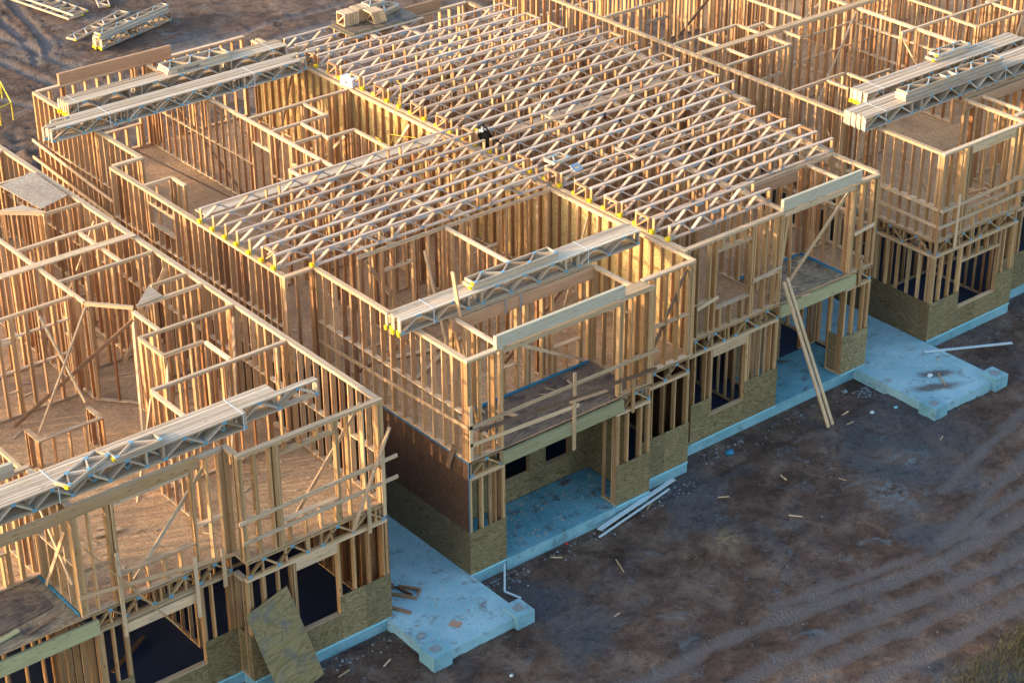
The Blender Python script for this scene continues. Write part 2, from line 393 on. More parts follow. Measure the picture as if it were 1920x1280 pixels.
# ------------------------------------------------------------------ houses
ZI = [0]
class House:
    def __init__(s, name, loc, label, cat):
        s.root = empty(name, loc, label, cat); s.walls = []; s.studs = []
    def part(s, mb, name, mat, parent=None):
        return mb.build(name, M[mat], parent or s.root)
    def wall(s, ax, c, a, b, z0=Z2 + .02, z1=TOP, th=.14, ops=(), blk=(), sp=.406, mat='lumber', pm='plate', kind='stud_wall', top2=True, ends=(2, 2), extra=()):
        """ax 'x': wall along x, spanning y c..c+th, x a..b ; ops (a, b, sill, head)"""
        if b < a: a, b = b, a
        ZI[0] += 1; dz = (ZI[0] % 9) * .0017 - .006; dt = ((ZI[0] * 5) % 7) * .0009
        cc = c + th / 2; th2 = th - dt; mb = MB(); zt = z1 + dz; pt = .038
        a += dt * .8; b -= dt * .7
        bot = MB(); hd = MB(); sl = MB(); bk = []
        P = (lambda u, z: (u, cc, z)) if ax == 'x' else (lambda u, z: (cc, u, z))
        nrm = (0, 1, 0) if ax == 'x' else (1, 0, 0)
        def hor(u0, u1, z, w=None, h=pt, m=None): (m or mb).box(P(u0, z), P(u1, z), w or th2, h)
        doors = sorted([o for o in ops if o[2] <= z0 + .06])
        u = a
        for o in doors: bk.append(('bottom_plate', (u, o[0], z0 + pt / 2))); u = o[1]
        bk.append(('bottom_plate', (u, b, z0 + pt / 2)))
        hor(a, b, zt - pt / 2)
        if top2:
            n = max(1, round((b - a) / 3.6)); q = [a] + [a + (b - a) * (i + U(-.2, .2)) / n for i in range(1, n)] + [b]
            for i in range(len(q) - 1): bk.append(('lower_top_plate', (q[i] + .001, q[i + 1] - .003, zt - pt * 1.5 - .001, th2 - .003)))
        ztop = zt - pt * (2 if top2 else 1)
        for o in ops:
            if o[3] < ztop - .02:
                hh = min(.24, ztop - o[3]) if o[3] > ztop - .3 else .038 * 2
                bk.append(('header', (o[0] - .03, o[1] + .03, o[3] + hh / 2, th2 * .92, hh)))
            if o[2] > z0 + .06:
                bk.append(('sill', (o[0], o[1], o[2] - pt / 2)))
        runs = []; u = a + .06
        for o in sorted(o for o in ops if blk and o[2] < max(blk) < o[3]):
            if o[0] - u > .2: runs.append((u, o[0] - .08))
            u = o[1] + .08
        if b - u > .2: runs.append((u, b - .06))
        for z in blk:
            for r0, r1 in runs: bk.append(('blocking', (r0, r1, z, th2 * .96, .038)))
        w = mb.build(kind, M[pm], s.root)
        for nm, q in bk:
            m_ = MB(); hor(*q, m=m_)
            if m_.v: o_ = m_.build(nm, M[pm]); o_.parent = w
        sm = M[mat]
        placed = []
        def stud(u, za, zb, wd=.038):
            if any(abs(u - q) < .0395 and za < t_ and zb > b_ for q, b_, t_ in placed): return
            placed.append((u, za, zb))
            j = U(-.004, .004)
            uu_ = u; p0 = P(uu_, za); p1 = P(uu_ + U(-.0006, .0006), zb)
            s.studs.append((w, p0, p1, wd, th2 * .985, nrm, sm))
        zb = z0 + pt
        us = []
        for i in range(ends[0]): us.append(a + .02 + i * .041)
        for i in range(ends[1]): us.append(b - .02 - i * .041)
        u = a + sp
        while u < b - .12:
            us.append(u); u += sp
        for e in extra: us += [e, e + .04, e + .08]
        us += [q + .041 for q in us[ends[0] + ends[1]:] if R() < .2]
        for o in ops:
            for q in (o[0] - .022, o[0] - .062, o[1] + .022, o[1] + .062):
                if a < q < b: stud(q, zb, ztop)
        for u in us:
            hit = False
            for o in ops:
                if o[0] - .02 < u < o[1] + .02:
                    hit = True
                    if o[2] > zb + .1: stud(u, zb, o[2] - pt)
                    hh = .24 if o[3] > ztop - .3 else .076
                    if o[3] + hh < ztop - .08: stud(u, o[3] + hh, ztop)
            if not hit: stud(u, zb, ztop)
        return w
    def halfwall(s, ax, c, a, b, h, **k):
        return s.wall(ax, c, a, b, z1=Z2 + h, th=.12, top2=False, ends=(1, 1), **k)
    def brace(s, p0, p1, w=.089, t=.038, mat='plate', name='diagonal_brace', up=(0, 1, 0)):
        mb = MB(); mb.box(p0, p1, t, w, up); return s.part(mb, name, mat)
    def finish(s, quota=98):
        cx = CAM
        order = sorted(range(len(s.studs)), key=lambda i: (Vector(s.studs[i][1]) - cx).length - .5 * (s.studs[i][2][2] - s.studs[i][1][2]))
        rest = {}
        for k, i in enumerate(order):
            w, p0, p1, wd, hd, nrm, sm = s.studs[i]
            if k < quota and (p1[2] - p0[2]) > .3:
                mb = MB(); mb.box(p0, p1, wd, hd, nrm)
                o = bpy.data.objects.new('stud', mb.mesh('stud', sm)); COL.objects.link(o); o.parent = w
                o.matrix_parent_inverse = Matrix.Identity(4)
            else:
                rest.setdefault(sm.name, (MB(), sm))[0].box(p0, p1, wd, hd, nrm)
        first = None
        allmb = MB(); mats = []
        for nm, (mb, sm) in rest.items():
            off = len(allmb.v); allmb.v += mb.v; allmb.f += [[x + off for x in f] for f in mb.f]; allmb.uv += mb.uv; allmb.t += mb.t
            mats.append((sm, len(mb.f)))
        if allmb.v:
            o = allmb.build('studs', mats[0][0], s.root); o['kind'] = 'stuff'
            idx = []
            for k, (sm, n) in enumerate(mats):
                if k: o.data.materials.append(sm)
                idx += [k] * n
            o.data.polygons.foreach_set('material_index', idx)
def fix_parent(o): o.matrix_parent_inverse = Matrix.Identity(4)

def web_nodes(L, first=.72, half=.4):
    """bottom / top zigzag of an open web truss of length L, as runs of (x, 0 bottom | 1 top)"""
    if L < 2.8: segs = [(.05, L - .05)]
    elif L < 5: segs = [(.05, L * .42), (L * .42 + .42, L - .05)]
    else: segs = [(.05, 2.02), (2.47, L - 2.47), (L - 2.02, L - .05)]
    runs = []
    for s_, e_ in segs:
        n = max(1, round((e_ - s_) / (2 * half))); st = (e_ - s_) / (2 * n)
        runs.append([(s_ + st * i, i % 2) for i in range(2 * n + 1)])
    return runs
def web_pairs(runs): return [(q[i], q[i + 1]) for q in runs for i in range(len(q) - 1)]
def web_posts(runs):
    out = []
    for q, r in zip(runs, runs[1:]): out += [q[-1][0] + .02, r[0][0] - .02]
    return out
H = .41
def truss_into(mb, L, plates=None, h=H, half=.6, verts=True):
    mb.box((0, 0, h - .019), (L, 0, h - .019), .086, .038)
    mb.box((0, 0, .019), (L, 0, .019), .086, .038)
    for x in (.019, L - .019): mb.box((x, 0, .038), (x, 0, h - .038), .086, .038, (1, 0, 0))
    rn_ = web_nodes(L); xs = [q for r_ in rn_ for q in r_]
    for u in web_posts(rn_): mb.box((u, 0, .038), (u, 0, h - .038), .084, .038, (1, 0, 0))
    for (a, k), (b, m) in web_pairs(rn_):
        mb.box((a, 0, .045 if k == 0 else h - .045), (b, 0, .045 if m == 0 else h - .045), .086, .038, (0, 0, 1))
    if plates is not None:
        for a, k in xs:
            z = .05 if k == 0 else h - .05
            for sgn in (-1, 1): plates.slab(a - .055, a + .055, sgn * .0465 - .0012, sgn * .0465 + .0012, z - .042, z + .042)
TR = {}
def truss_proto(L):
    key = round(L, 2)
    if key in TR: return TR[key]
    parts = []
    def one(name, mat, f, loc=(0, 0, 0)):
        mb = MB(); f(mb); parts.append((name, mb.mesh(name, M[mat]), loc))
    one('top_chord', 'truss', lambda mb: mb.box((0, 0, H - .019), (L, 0, H - .019), .089, .038))
    one('bottom_chord', 'truss', lambda mb: mb.box((0, 0, .019), (L, 0, .019), .089, .038))
    for x in (.019, L - .019):
        one('end_post', 'lumber', lambda mb: mb.box((x, 0, .038), (x, 0, H - .038), .089, .038, (1, 0, 0)))
    rn_ = web_nodes(L); xs = [q for r_ in rn_ for q in r_]
    for (a, k), (b, m) in web_pairs(rn_):
        one('web', 'truss', lambda mb: mb.box((a, 0, .045 if k == 0 else H - .045), (b, 0, .045 if m == 0 else H - .045), .086, .038))
    for x in web_posts(rn_):
        one('web_post', 'lumber', lambda mb: mb.box((x, 0, .038), (x, 0, H - .038), .086, .038, (1, 0, 0)))
    for a, k in xs + [(L * .44, 2)]:
        def pl(mb):
            z = .05 if k == 0 else H - .05; w = .055 if k < 2 else .14
            for sgn in (-1, 1): mb.slab(a - w, a + w, sgn * .0465 - .0012, sgn * .0465 + .0012, z - .042, z + .042)
        one('nail_plate', 'steel', pl)
    one('yellow_tag', 'yellow', lambda mb: mb.slab(-.10, -.003, -.085, .045, .02, .11))
    TR[key] = parts; return parts
def place_truss(x, y, L, label, group, z=TOP, tagged=True, rz=0):
    r = empty('roof_truss', (x, y, z), label, 'truss', group); r.rotation_euler = (0, 0, rz)
    for name, me, loc in truss_proto(L):
        if name == 'yellow_tag' and not tagged: continue
        link_local(name, me, r, loc)
    return r
ORD = ['first', 'second', 'third', 'fourth', 'fifth', 'sixth', 'seventh', 'eighth', 'ninth', 'tenth', 'eleventh', 'twelfth', 'thirteenth', 'fourteenth', 'fifteenth', 'sixteenth', 'seventeenth', 'eighteenth', 'nineteenth', 'twentieth', 'twenty-first', 'twenty-second', 'twenty-third', 'twenty-fourth', 'twenty-fifth', 'twenty-sixth', 'twenty-seventh', 'twenty-eighth', 'twenty-ninth', 'thirtieth']

def bundle(loc, L, n, label, offs=None, rz=0, straps=(.12, .8), tags=True, group=None, mat='bundle', half=.6, lens=None):
    """n trusses strapped upright side by side; loc is the near (low y) left bottom corner"""
    r = empty('truss_bundle', loc, label, 'trusses', group); r.rotation_euler = (0, 0, rz)
    for i in range(n):
        mb = MB(); pl = MB()
        Li = lens[i] if lens else L
        ox = offs[i] if offs else U(-.05, .05)
        truss_into(mb, Li, pl, half=half)
        o = link_local('truss', mb.mesh('truss', M[mat]), r, (ox, .046 + i * .097, U(0, .012)))
        link_local('nail_plates', pl.mesh('nail_plates', M['bluesteel']), o)
        if tags and i % 1 == 0:
            t = MB(); t.slab(-.05, -.002, -.05, .035, -.02, .09); link_local('yellow_tag', t.mesh('yellow_tag', M['yellow']), o)
    wd = n * .097
    for s_ in straps:
        x = L * s_; mb = MB()
        mb.slab(x - .012, x + .012, -.004, wd + .008, H + .008, H + .012)
        mb.slab(x - .012, x + .012, -.008, -.004, -.01, H + .01); mb.slab(x - .012, x + .012, wd + .008, wd + .012, -.01, H + .01)
        link_local('strap', mb.mesh('strap', M['strap']), r)
    return r
def flat_stack(loc, L, n, label, rz=0, lens=None, name='truss_stack', h=H, mat='bundle', tags=True, shifts=None):
    """short trusses lying flat on one another"""
    r = empty(name, loc, label, 'trusses'); r.rotation_euler = (0, 0, rz)
    for i in range(n):
        mb = MB(); pl = MB(); Li = lens[i] if lens else L
        rot = Matrix.Rotation(-math.pi / 2, 4, 'X')
        mb.M = rot; pl.M = rot; truss_into(mb, Li, pl, h=h)
        sx_, sy_ = shifts[i] if shifts else (U(-.06, .06), U(-.03, .03))
        o = link_local('truss', mb.mesh('truss', M[mat]), r, (sx_, sy_, .047 + i * .094))
        link_local('nail_plates', pl.mesh('nail_plates', M['bluesteel']), o)
        if tags:
            t = MB(); t.slab(-.05, -.002, .02, .12, -.03, .03); link_local('yellow_tag', t.mesh('yellow_tag', M['yellow']), o)
    return r

def poly_part(h, pts, z0, z1, name, mat):
    mb = MB(); mb.prism(pts, z0, z1); return h.part(mb, name, mat)
def slab_part(h, x0, x1, y0, y1, z0, z1, name, mat, parent=None):
    mb = MB(); mb.slab(x0, x1, y0, y1, z0, z1); return h.part(mb, name, mat, parent)
def beam_part(h, a, b, w, hh, name, mat, up=(0, 0, 1), n=1):
    mb = MB(); a = Vector(a); b = Vector(b); d = (b - a).normalized(); sd = d.cross(Vector(up)).normalized()
    for i in range(n):
        o = sd * ((i - (n - 1) / 2) * (w / n)); k = d * (.012 * i)
        mb.box(a + o + k, b + o - k * .5, w / n - .002, hh - .002 * i, up)
    return h.part(mb, name, mat)
def rim(h, ax, c, a, b, z=2.742, name='floor_truss', cut=()):
    """open web truss along the edge of the floor"""
    mb = MB(); pl = MB()
    if ax == 'x': T = Matrix.Translation((a, c, z))
    else: T = Matrix.Translation((c, a, z)) @ Matrix.Rotation(math.pi / 2, 4, 'Z')
    mb.M = T; pl.M = T; truss_into(mb, b - a, pl, h=.415)
    u = .4
    while u < b - a - .2:
        mb.box((u, 0, .038), (u, 0, .375), .086, .038, (1, 0, 0)); u += .61
    o = h.part(mb, name, 'front'); p = pl.build('nail_plates', M['bluesteel']); p.parent = o
    return o
def sheath(h, ax, c, a, b, z0, z1, mat='ply', name='plywood_panel', holes=(), mod=1.22):
    """sheets fixed to the outer face (c = the face towards the viewer); holes (a, b, z0, z1)"""
    cuts = sorted(set([a, b] + [q for o in holes for q in o[:2] if a < q < b]))
    xs = []
    for u, v in zip(cuts, cuts[1:]):
        n = max(1, math.ceil((v - u) / mod - .15)); xs += [(u + (v - u) * i / n, u + (v - u) * (i + 1) / n) for i in range(n)]
    for u, v in xs:
        zz = [(z0, z1)]
        for o in holes:
            if o[0] <= (u + v) / 2 <= o[1]: zz = [(z0, min(o[2], z1))] + ([(o[3], z1)] if o[3] < z1 else [])
        for za, zb in zz:
            if zb - za < .03: continue
            mb = MB(); g = .003
            if ax == 'x': mb.slab(u + g, v - g, c - .013, c - .001, za, zb)
            else: mb.slab(c - .013, c - .001, u + g, v - g, za, zb)
            h.part(mb, name, mat)
def rails(h, ax, c, pairs, mat='plate', name='guard_rail'):
    for (a, za, b, zb) in pairs:
        p, q = ((a, c, za), (b, c, zb)) if ax == 'x' else ((c, a, za), (c, b, zb))
        mb = MB(); mb.box(p, q, .038, .089); h.part(mb, name, mat)

# ================= middle block =================
B = House('framed_townhouse_block', (7.7, 0, 0), 'middle timber framed townhouse block, the one with roof trusses set and two porches', 'house')
L0, RR = 0.0, 15.12
foot = [(0, 0), (1.12, 0), (4.6, 0), (5.86, 0), (5.86, .4), (7.6, .4), (7.6, .95), (15.12, .95), (15.24, 2.5), (15.24, 7.1), (16.2, 7.1), (16.2, 14.4), (15.24, 14.4), (15.24, 19.4), (7.9, 19.4), (7.9, 21.4), (.1, 21.4), (.1, 15), (-.86, 15), (-.86, 6.3), (0, 6.3)]
fpoly = [(0, 0), (5.86, 0), (5.86, .4), (7.6, .4), (7.6, .95), (15.12, .95), (15.24, 7.1), (16.2, 7.1), (16.2, 14.4), (15.24, 14.4), (15.24, 19.4), (7.9, 19.4), (7.9, 21.4), (.1, 21.4), (.1, 15), (-.86, 15), (-.86, 6.3), (0, 6.3)]
poly_part(B, fpoly, -.6, -.004, 'foundation', 'concedge')
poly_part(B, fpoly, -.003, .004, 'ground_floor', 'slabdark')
poly_part(B, fpoly, 3.165, Z2, 'upper_floor', 'osb')
slab_part(B, 1.06, 5.36, -.035, 1.86, .0045, .009, 'porch_slab', 'concwet')
slab_part(B, 1.10, 4.64, -.05, .02, -.5, .003, 'porch_edge', 'concedge')
slab_part(B, 11.45, 14.9, .93, 2.72, .0045, .009, 'porch_slab', 'concwet')
slab_part(B, 1.12, 5.40, .04, 1.85, Z2 + .001, Z2 + .006, 'porch_deck', 'deck')
slab_part(B, 11.5, 14.02, 1.0, 2.72, Z2 + .001, Z2 + .006, 'porch_deck', 'deckpale')
bl = (4.45,)
# outer walls, upper storey
B.wall('y', .0, .15, 6.22, blk=bl, mat='lumber', pm='plate')
B.wall('x', 6.22, -.86, .14, pm='plate')
B.wall('y', -.86, 6.37, 15.0, blk=bl, sp=.305, extra=(8.2, 11.0), ops=((11.6, 12.9, 5.0, 5.55),))
B.wall('x', 14.95, -.72, .22)
B.wall('y', .10, 15.1, 21.4, blk=(4.32,), sp=.33, extra=(17.5, 20))
B.wall('x', 21.3, .24, 7.6, ops=((1.2, 3.6, 4.0, 5.45), (4.3, 5.0, Z2, 5.3)), ends=(3, 3), extra=(3.9,))
B.wall('x', 0, 0, 1.08, ends=(3, 2), blk=(4.0,), mat='front')
B.wall('x', .003, 4.72, 5.86, ends=(3, 4), blk=(4.1,), mat='front')
B.wall('y', 5.72, .15, .42, ends=(1, 1), mat='front')
B.wall('x', .4, 5.86, 7.57, ends=(1, 3), blk=(4.45,), mat='front')
# party wall, two leaves with boards between
B.wall('y', 7.57, .42, 20.9, th=.092, extra=(6.1, 12.5))
B.wall('y', 7.745, .95, 20.9, th=.14, sp=.406)
slab_part(B, 7.672, 7.684, .45, 20.8, Z2, TOP - .09, 'party_wall_board', 'osbwall')
slab_part(B, 7.70, 7.712, .5, 20.8, .01, 2.9, 'party_wall_board', 'osbdark')
B.wall('x', .95, 7.9, 11.4, ops=((8.96, 10.2, 3.87, 5.5),), mat='front', ends=(2, 3), blk=(4.2,))
B.wall('x', .953, 14.1, 15.12, mat='front', ends=(3, 3), blk=(4.4,))
B.wall('y', 15.10, 1.1, 7.0, blk=(4.3,))
B.wall('x', 7.0, 15.25, 16.2)
B.wall('y', 16.06, 7.15, 14.3, blk=bl, sp=.305)
B.wall('x', 14.3, 15.1, 16.05)
B.wall('y', 15.10, 14.45, 19.3, blk=bl)
B.wall('x', 19.28, 7.9, 15.1, ops=((10.2, 13.6, Z2, 5.6),), ends=(3, 3))
# porch recess walls
B.wall('x', 1.87, 1.0, 5.44, th=.12, ops=((1.75, 3.0, 4.0, 5.6), (4.2, 5.1, 4.0, 5.6)), ends=(2, 2), mat='front', extra=(3.3,))
B.wall('y', 1.05, .15, 1.86, th=.1, ends=(1, 1), mat='front')
B.wall('y', 5.42, .2, 1.86, th=.12, blk=(5.15,), mat='front')
B.wall('x', 2.70, 11.5, 15.1, th=.12, ops=((11.7, 12.6, 4.1, 5.6),), extra=(13.9,))
B.wall('y', 11.42, 1.1, 2.7, th=.1, blk=(4.5,))
B.wall('y', 14.02, 1.1, 2.7, th=.1, blk=(5.1,))
# headers over the porches
beam_part(B, (.86, .045, 6.12), (4.88, .045, 6.12), .09, .33, 'porch_header', 'beam', n=2)
beam_part(B, (1.02, .06, 5.84), (4.75, .06, 5.84), .10, .14, 'header_plate', 'plate', n=2)
beam_part(B, (11.3, .995, 6.12), (14.35, .995, 6.12), .09, .33, 'porch_header', 'beam', n=2)
beam_part(B, (11.4, 1.01, 5.84), (14.15, 1.01, 5.84), .10, .15, 'header_plate', 'plate', n=2)
beam_part(B, (.95, 1.78, 5.78), (5.4, 1.78, 5.78), .045, .32, 'hung_header', 'beamdark')
beam_part(B, (11.5, 2.62, 5.78), (13.6, 2.62, 5.78), .045, .32, 'hung_header', 'beamdark')
beam_part(B, (.98, 21.36, 6.13), (4.86, 21.30, 6.13), .09, .36, 'rear_header', 'beamdark', n=2)
beam_part(B, (9.9, 19.32, 6.13), (13.95, 19.32, 6.13), .09, .36, 'rear_header', 'beamdark', n=2)
slab_part(B, 4.9, 5.75, .012, .40, 5.948, 5.985, 'pier_plates', 'plate')
for x in (2.55, 3.02): slab_part(B, x, x + .03, 1.73, 1.757, 5.58, 5.98, 'hanger_strap', 'steel')
# porch beams at the floor
beam_part(B, (1.0, -.01, 2.94), (4.88, -.01, 2.94), .09, .34, 'porch_beam', 'green', n=2)
beam_part(B, (11.42, .94, 2.95), (14.4, .94, 2.95), .09, .36, 'porch_beam', 'green', n=2)
# blue flashing at the foot of the recess walls
slab_part(B, 1.2, 5.35, 1.835, 1.862, Z2 + .007, Z2 + .07, 'blue_flashing', 'bluetape')
slab_part(B, 13.985, 14.012, 1.1, 2.68, Z2 + .007, Z2 + .07, 'blue_flashing', 'bluetape')
slab_part(B, 11.55, 13.9, 2.665, 2.69, Z2 + .007, Z2 + .07, 'blue_flashing', 'bluetape')
# interior walls, left unit
th = .092
def I(h, ax, c, a, b, **k): h.wall(ax, c, a, b, th=th, ends=(2, 2), sp=.37, **k)
I(B, 'y', 3.92, 11.0, 21.2, blk=(4.55,), ops=((14.3, 15.2, Z2, 5.25), (12.4, 13.1, Z2, 5.25)))
I(B, 'x', 15.44, 4.02, 7.55)
I(B, 'y', 5.86, 14.2, 15.4)
I(B, 'x', 14.2, 4.02, 5.98)
I(B, 'x', 13.05, 4.02, 5.0)
I(B, 'y', 4.95, 12.75, 14.18)
I(B, 'x', 12.78, 5.05, 5.95)
I(B, 'y', 5.86, 10.2, 12.76)
I(B, 'x', 11.58, 2.88, 3.9)
I(B, 'y', 2.86, 10.0, 11.56)
I(B, 'x', 13.28, -.7, .15); I(B, 'y', .1, 12.6, 13.26)
I(B, 'x', 10.35, 1.2, 7.5, ops=((2, 2.9, Z2, 5.25), (5, 5.9, Z2, 5.25)))
I(B, 'x', 5.98, 1.2, 7.55, ops=((4.9, 5.75, 4.9, 5.85), (2, 2.9, Z2, 5.25)))
I(B, 'y', 3.93, 1.98, 5.95, ops=((2.3, 3.2, Z2, 5.25),))
I(B, 'y', 2.3, 6.1, 10.3, ops=((7, 7.9, Z2, 5.25),))
I(B, 'y', 4.8, 6.1, 10.3, ops=((8.2, 9, Z2, 5.25),))
I(B, 'x', 8.1, 2.4, 4.8)
# interior walls, right unit (handed)
for ax, c, a, b, o in (('y', 11.4, 10.5, 19.2, ((14.3, 15.2, Z2, 5.25),)), ('x', 15.4, 7.9, 11.4, ()), ('y', 9.5, 12.8, 15.3, ()), ('x', 12.8, 8.0, 11.3, ((9, 9.8, Z2, 5.25),)), ('x', 10.2, 8.0, 15.0, ((9, 9.8, Z2, 5.25), (12, 12.9, Z2, 5.25))),
                       ('x', 6.3, 8.0, 15.0, ((9.4, 10.3, Z2, 5.25), (13.4, 14.2, Z2, 5.25))), ('y', 11.4, 1.1, 6.2, ((3.3, 4.2, Z2, 5.25),)), ('y', 12.9, 6.4, 10.1, ((7.3, 8.2, Z2, 5.25),)), ('y', 10.2, 6.4, 10.1, ()), ('x', 8.3, 10.3, 12.8, ()),
                       ('x', 17.2, 11.5, 15.0, ()), ('y', 13.2, 10.4, 17.1, ((14, 15, Z2, 5.25),)), ('x', 4.1, 8, 11.3, ((8.7, 9.6, Z2, 5.25),))):
    I(B, ax, c, a, b, ops=o)
# lower storey
z1 = 2.74
B.wall('x', 0, 0, 1.10, z0=.01, z1=z1, mat='front', ends=(2, 2))
B.wall('x', 0, 4.68, 5.84, z0=.01, z1=z1, mat='front', ends=(3, 2))
B.wall('y', 4.70, .15, .55, z0=.01, z1=z1, th=.1, mat='front', ends=(1, 1))
B.wall('x', .4, 5.86, 7.57, z0=.01, z1=z1, mat='front')
B.wall('x', .95, 7.9, 11.42, z0=.01, z1=z1, mat='front', ops=((8.96, 10.2, .66, 2.42),), ends=(2, 3))
B.wall('x', .95, 14.05, 15.10, z0=.01, z1=z1, mat='front')
B.wall('y', 14.05, 1.1, 1.5, z0=.01, z1=z1, th=.1, mat='front', ends=(1, 1))
B.wall('y', 0, .16, 6.3, z0=.01, z1=z1)
B.wall('y', 15.0, 1.1, 7, z0=.01, z1=z1); B.wall('y', -.86, 6.35, 15, z0=.01, z1=z1); B.wall('y', .1, 15.1, 21.3, z0=.01, z1=z1); B.wall('x', 6.25, -.8, .1, z0=.01, z1=z1); B.wall('x', 21.25, .2, 15, z0=.01, z1=z1); B.wall('y', 16.06, 7.2, 14.3, z0=.01, z1=z1)
sheath(B, 'y', -.86, 6.3, 15, -.015, 3.18, mat='osbdark', name='strand_board_panel', mod=1.22); sheath(B, 'x', 6.3, -.86, -.02, -.015, 3.18, mat='osbdark', name='strand_board_panel')
B.wall('x', 1.9, 1.15, 5.4, z0=.01, z1=z1, th=.12, ops=((2.35, 3.4, .62, 2.4), (3.95, 4.75, .62, 2.4)))
B.wall('y', 5.40, .5, 1.88, z0=.01, z1=z1, th=.12)
B.wall('y', 1.0, .15, 1.88, z0=.01, z1=z1, th=.12)
B.wall('x', 2.72, 11.5, 15.0, z0=.01, z1=z1, th=.12, ops=((13.45, 14.3, .01, 2.1),))
B.wall('y', 11.44, 1.1, 2.7, z0=.01, z1=z1, th=.12)
B.wall('y', 7.6, .6, 20.8, z0=.01, z1=z1, th=.14, sp=.8)
B.wall('x', 4.2, 8, 11.3, z0=.01, z1=z1, th=.1, sp=.3); B.wall('y', 10.6, 1.2, 4.1, z0=.01, z1=z1, th=.1, sp=.3); B.wall('x', 4.6, 11.6, 15, z0=.01, z1=z1, th=.1, sp=.3); B.wall('x', 5.2, .2, 7.4, z0=.01, z1=z1, th=.1, ops=((3, 4, .01, 2.1),))
sheath(B, 'x', 0, 0, 1.115, -.015, 1.22)
sheath(B, 'x', 0, 4.70, 5.86, -.015, 1.20)
sheath(B, 'x', .4, 5.86, 7.60, -.015, 1.22)
sheath(B, 'x', .95, 8.2, 11.47, -.015, 1.22, holes=((8.96, 10.2, .64, 9),))
sheath(B, 'x', .95, 14.08, 15.13, -.015, 1.22)
sheath(B, 'y', 14.07, .95, 1.52, -.015, 1.22)
sheath(B, 'x', 1.89, 1.12, 5.40, .01, 2.6, holes=((2.35, 3.4, .62, 2.4), (3.95, 4.75, .62, 2.4)))
sheath(B, 'y', 5.40, .45, 1.88, .01, 2.6)
sheath(B, 'x', 2.71, 11.5, 13.4, .01, 2.0)
sheath(B, 'y', 0, 0.0, 6.2, -.015, 1.215, mat='plybrown', mod=2.44)
sheath(B, 'y', -.002, 0.0, 6.2, 1.218, 3.19, mat='osbdark', name='strand_board_panel', mod=1.22)
slab_part(B, -.022, -.004, -.01, 6.2, 3.18, 3.2, 'edge_flashing', 'bluetape')
slab_part(B, -.018, -.002, -.016, -.003, 1.22, 3.19, 'corner_flashing', 'bluetape')
for x0, x1, y in ((0, 1.12, 0), (4.7, 5.86, 0), (5.86, 7.6, .4), (8.2, 11.47, .95), (14.08, 15.13, .95)):
    slab_part(B, x0, x1, y - .03, y - .014, -.045, .0, 'sill_flashing', 'cyantape')
rim(B, 'x', .06, .06, 1.04); rim(B, 'x', .06, 4.85, 5.82); rim(B, 'x', .46, 5.88, 7.55); rim(B, 'x', 1.01, 7.9, 11.4); rim(B, 'x', 1.01, 14.1, 15.08); rim(B, 'y', 15.06, 1.1, 7)
for y in (3.0, 3.6, 4.2, 4.8): rim(B, 'x', y, 8.0, 15.0)
# guard rails
rails(B, 'x', -.03, [(-.0, 4.17, 6.0, 4.14), (0.03, 3.69, 3.4, 3.52), ], 'plate')
rails(B, 'x', -.075, [(.3, 4.02, 5.92, 3.64)], 'brace')
mb = MB(); mb.box((3.22, -.07, 2.33), (3.22, -.07, 4.5), .089, .038, (0, 1, 0)); B.part(mb, 'rail_post', 'plate')
mb = MB(); mb.box((6.0, .33, 2.6), (6.0, .33, 4.9), .089, .038, (0, 1, 0)); B.part(mb, 'rail_post', 'plate')
mb = MB(); mb.box((5.2, -.03, 2.62), (5.2, -.03, 3.6), .089, .038, (0, 1, 0)); B.part(mb, 'rail_post', 'front')
mb = MB(); mb.box((.06, -.03, 3.25), (.06, -.03, 4.75), .089, .038, (0, 1, 0)); B.part(mb, 'rail_post', 'plate')
rails(B, 'y', -.03, [(-.05, 4.19, 6.1, 3.92)], 'plate')
rails(B, 'y', -.03, [(15.2, 3.95, 21.5, 4.38), (15.2, 3.4, 21.6, 3.79)], 'plate')
rails(B, 'x', .92, [(8.25, 4.1, 9.0, 4.22), (10.3, 4.25, 11.35, 4.35), (14.2, 4.4, 15.0, 4.5)], 'plate')
mb = MB(); mb.box((-.05, .75, 2.75), (-.03, .5, 3.45), .14, .03, (1, 0, 0)); B.part(mb, 'toe_block', 'brace')
mb = MB(); mb.box((14.55, .91, 2.7), (14.55, .91, 3.55), .089, .038, (0, 1, 0)); B.part(mb, 'rail_post', 'front')
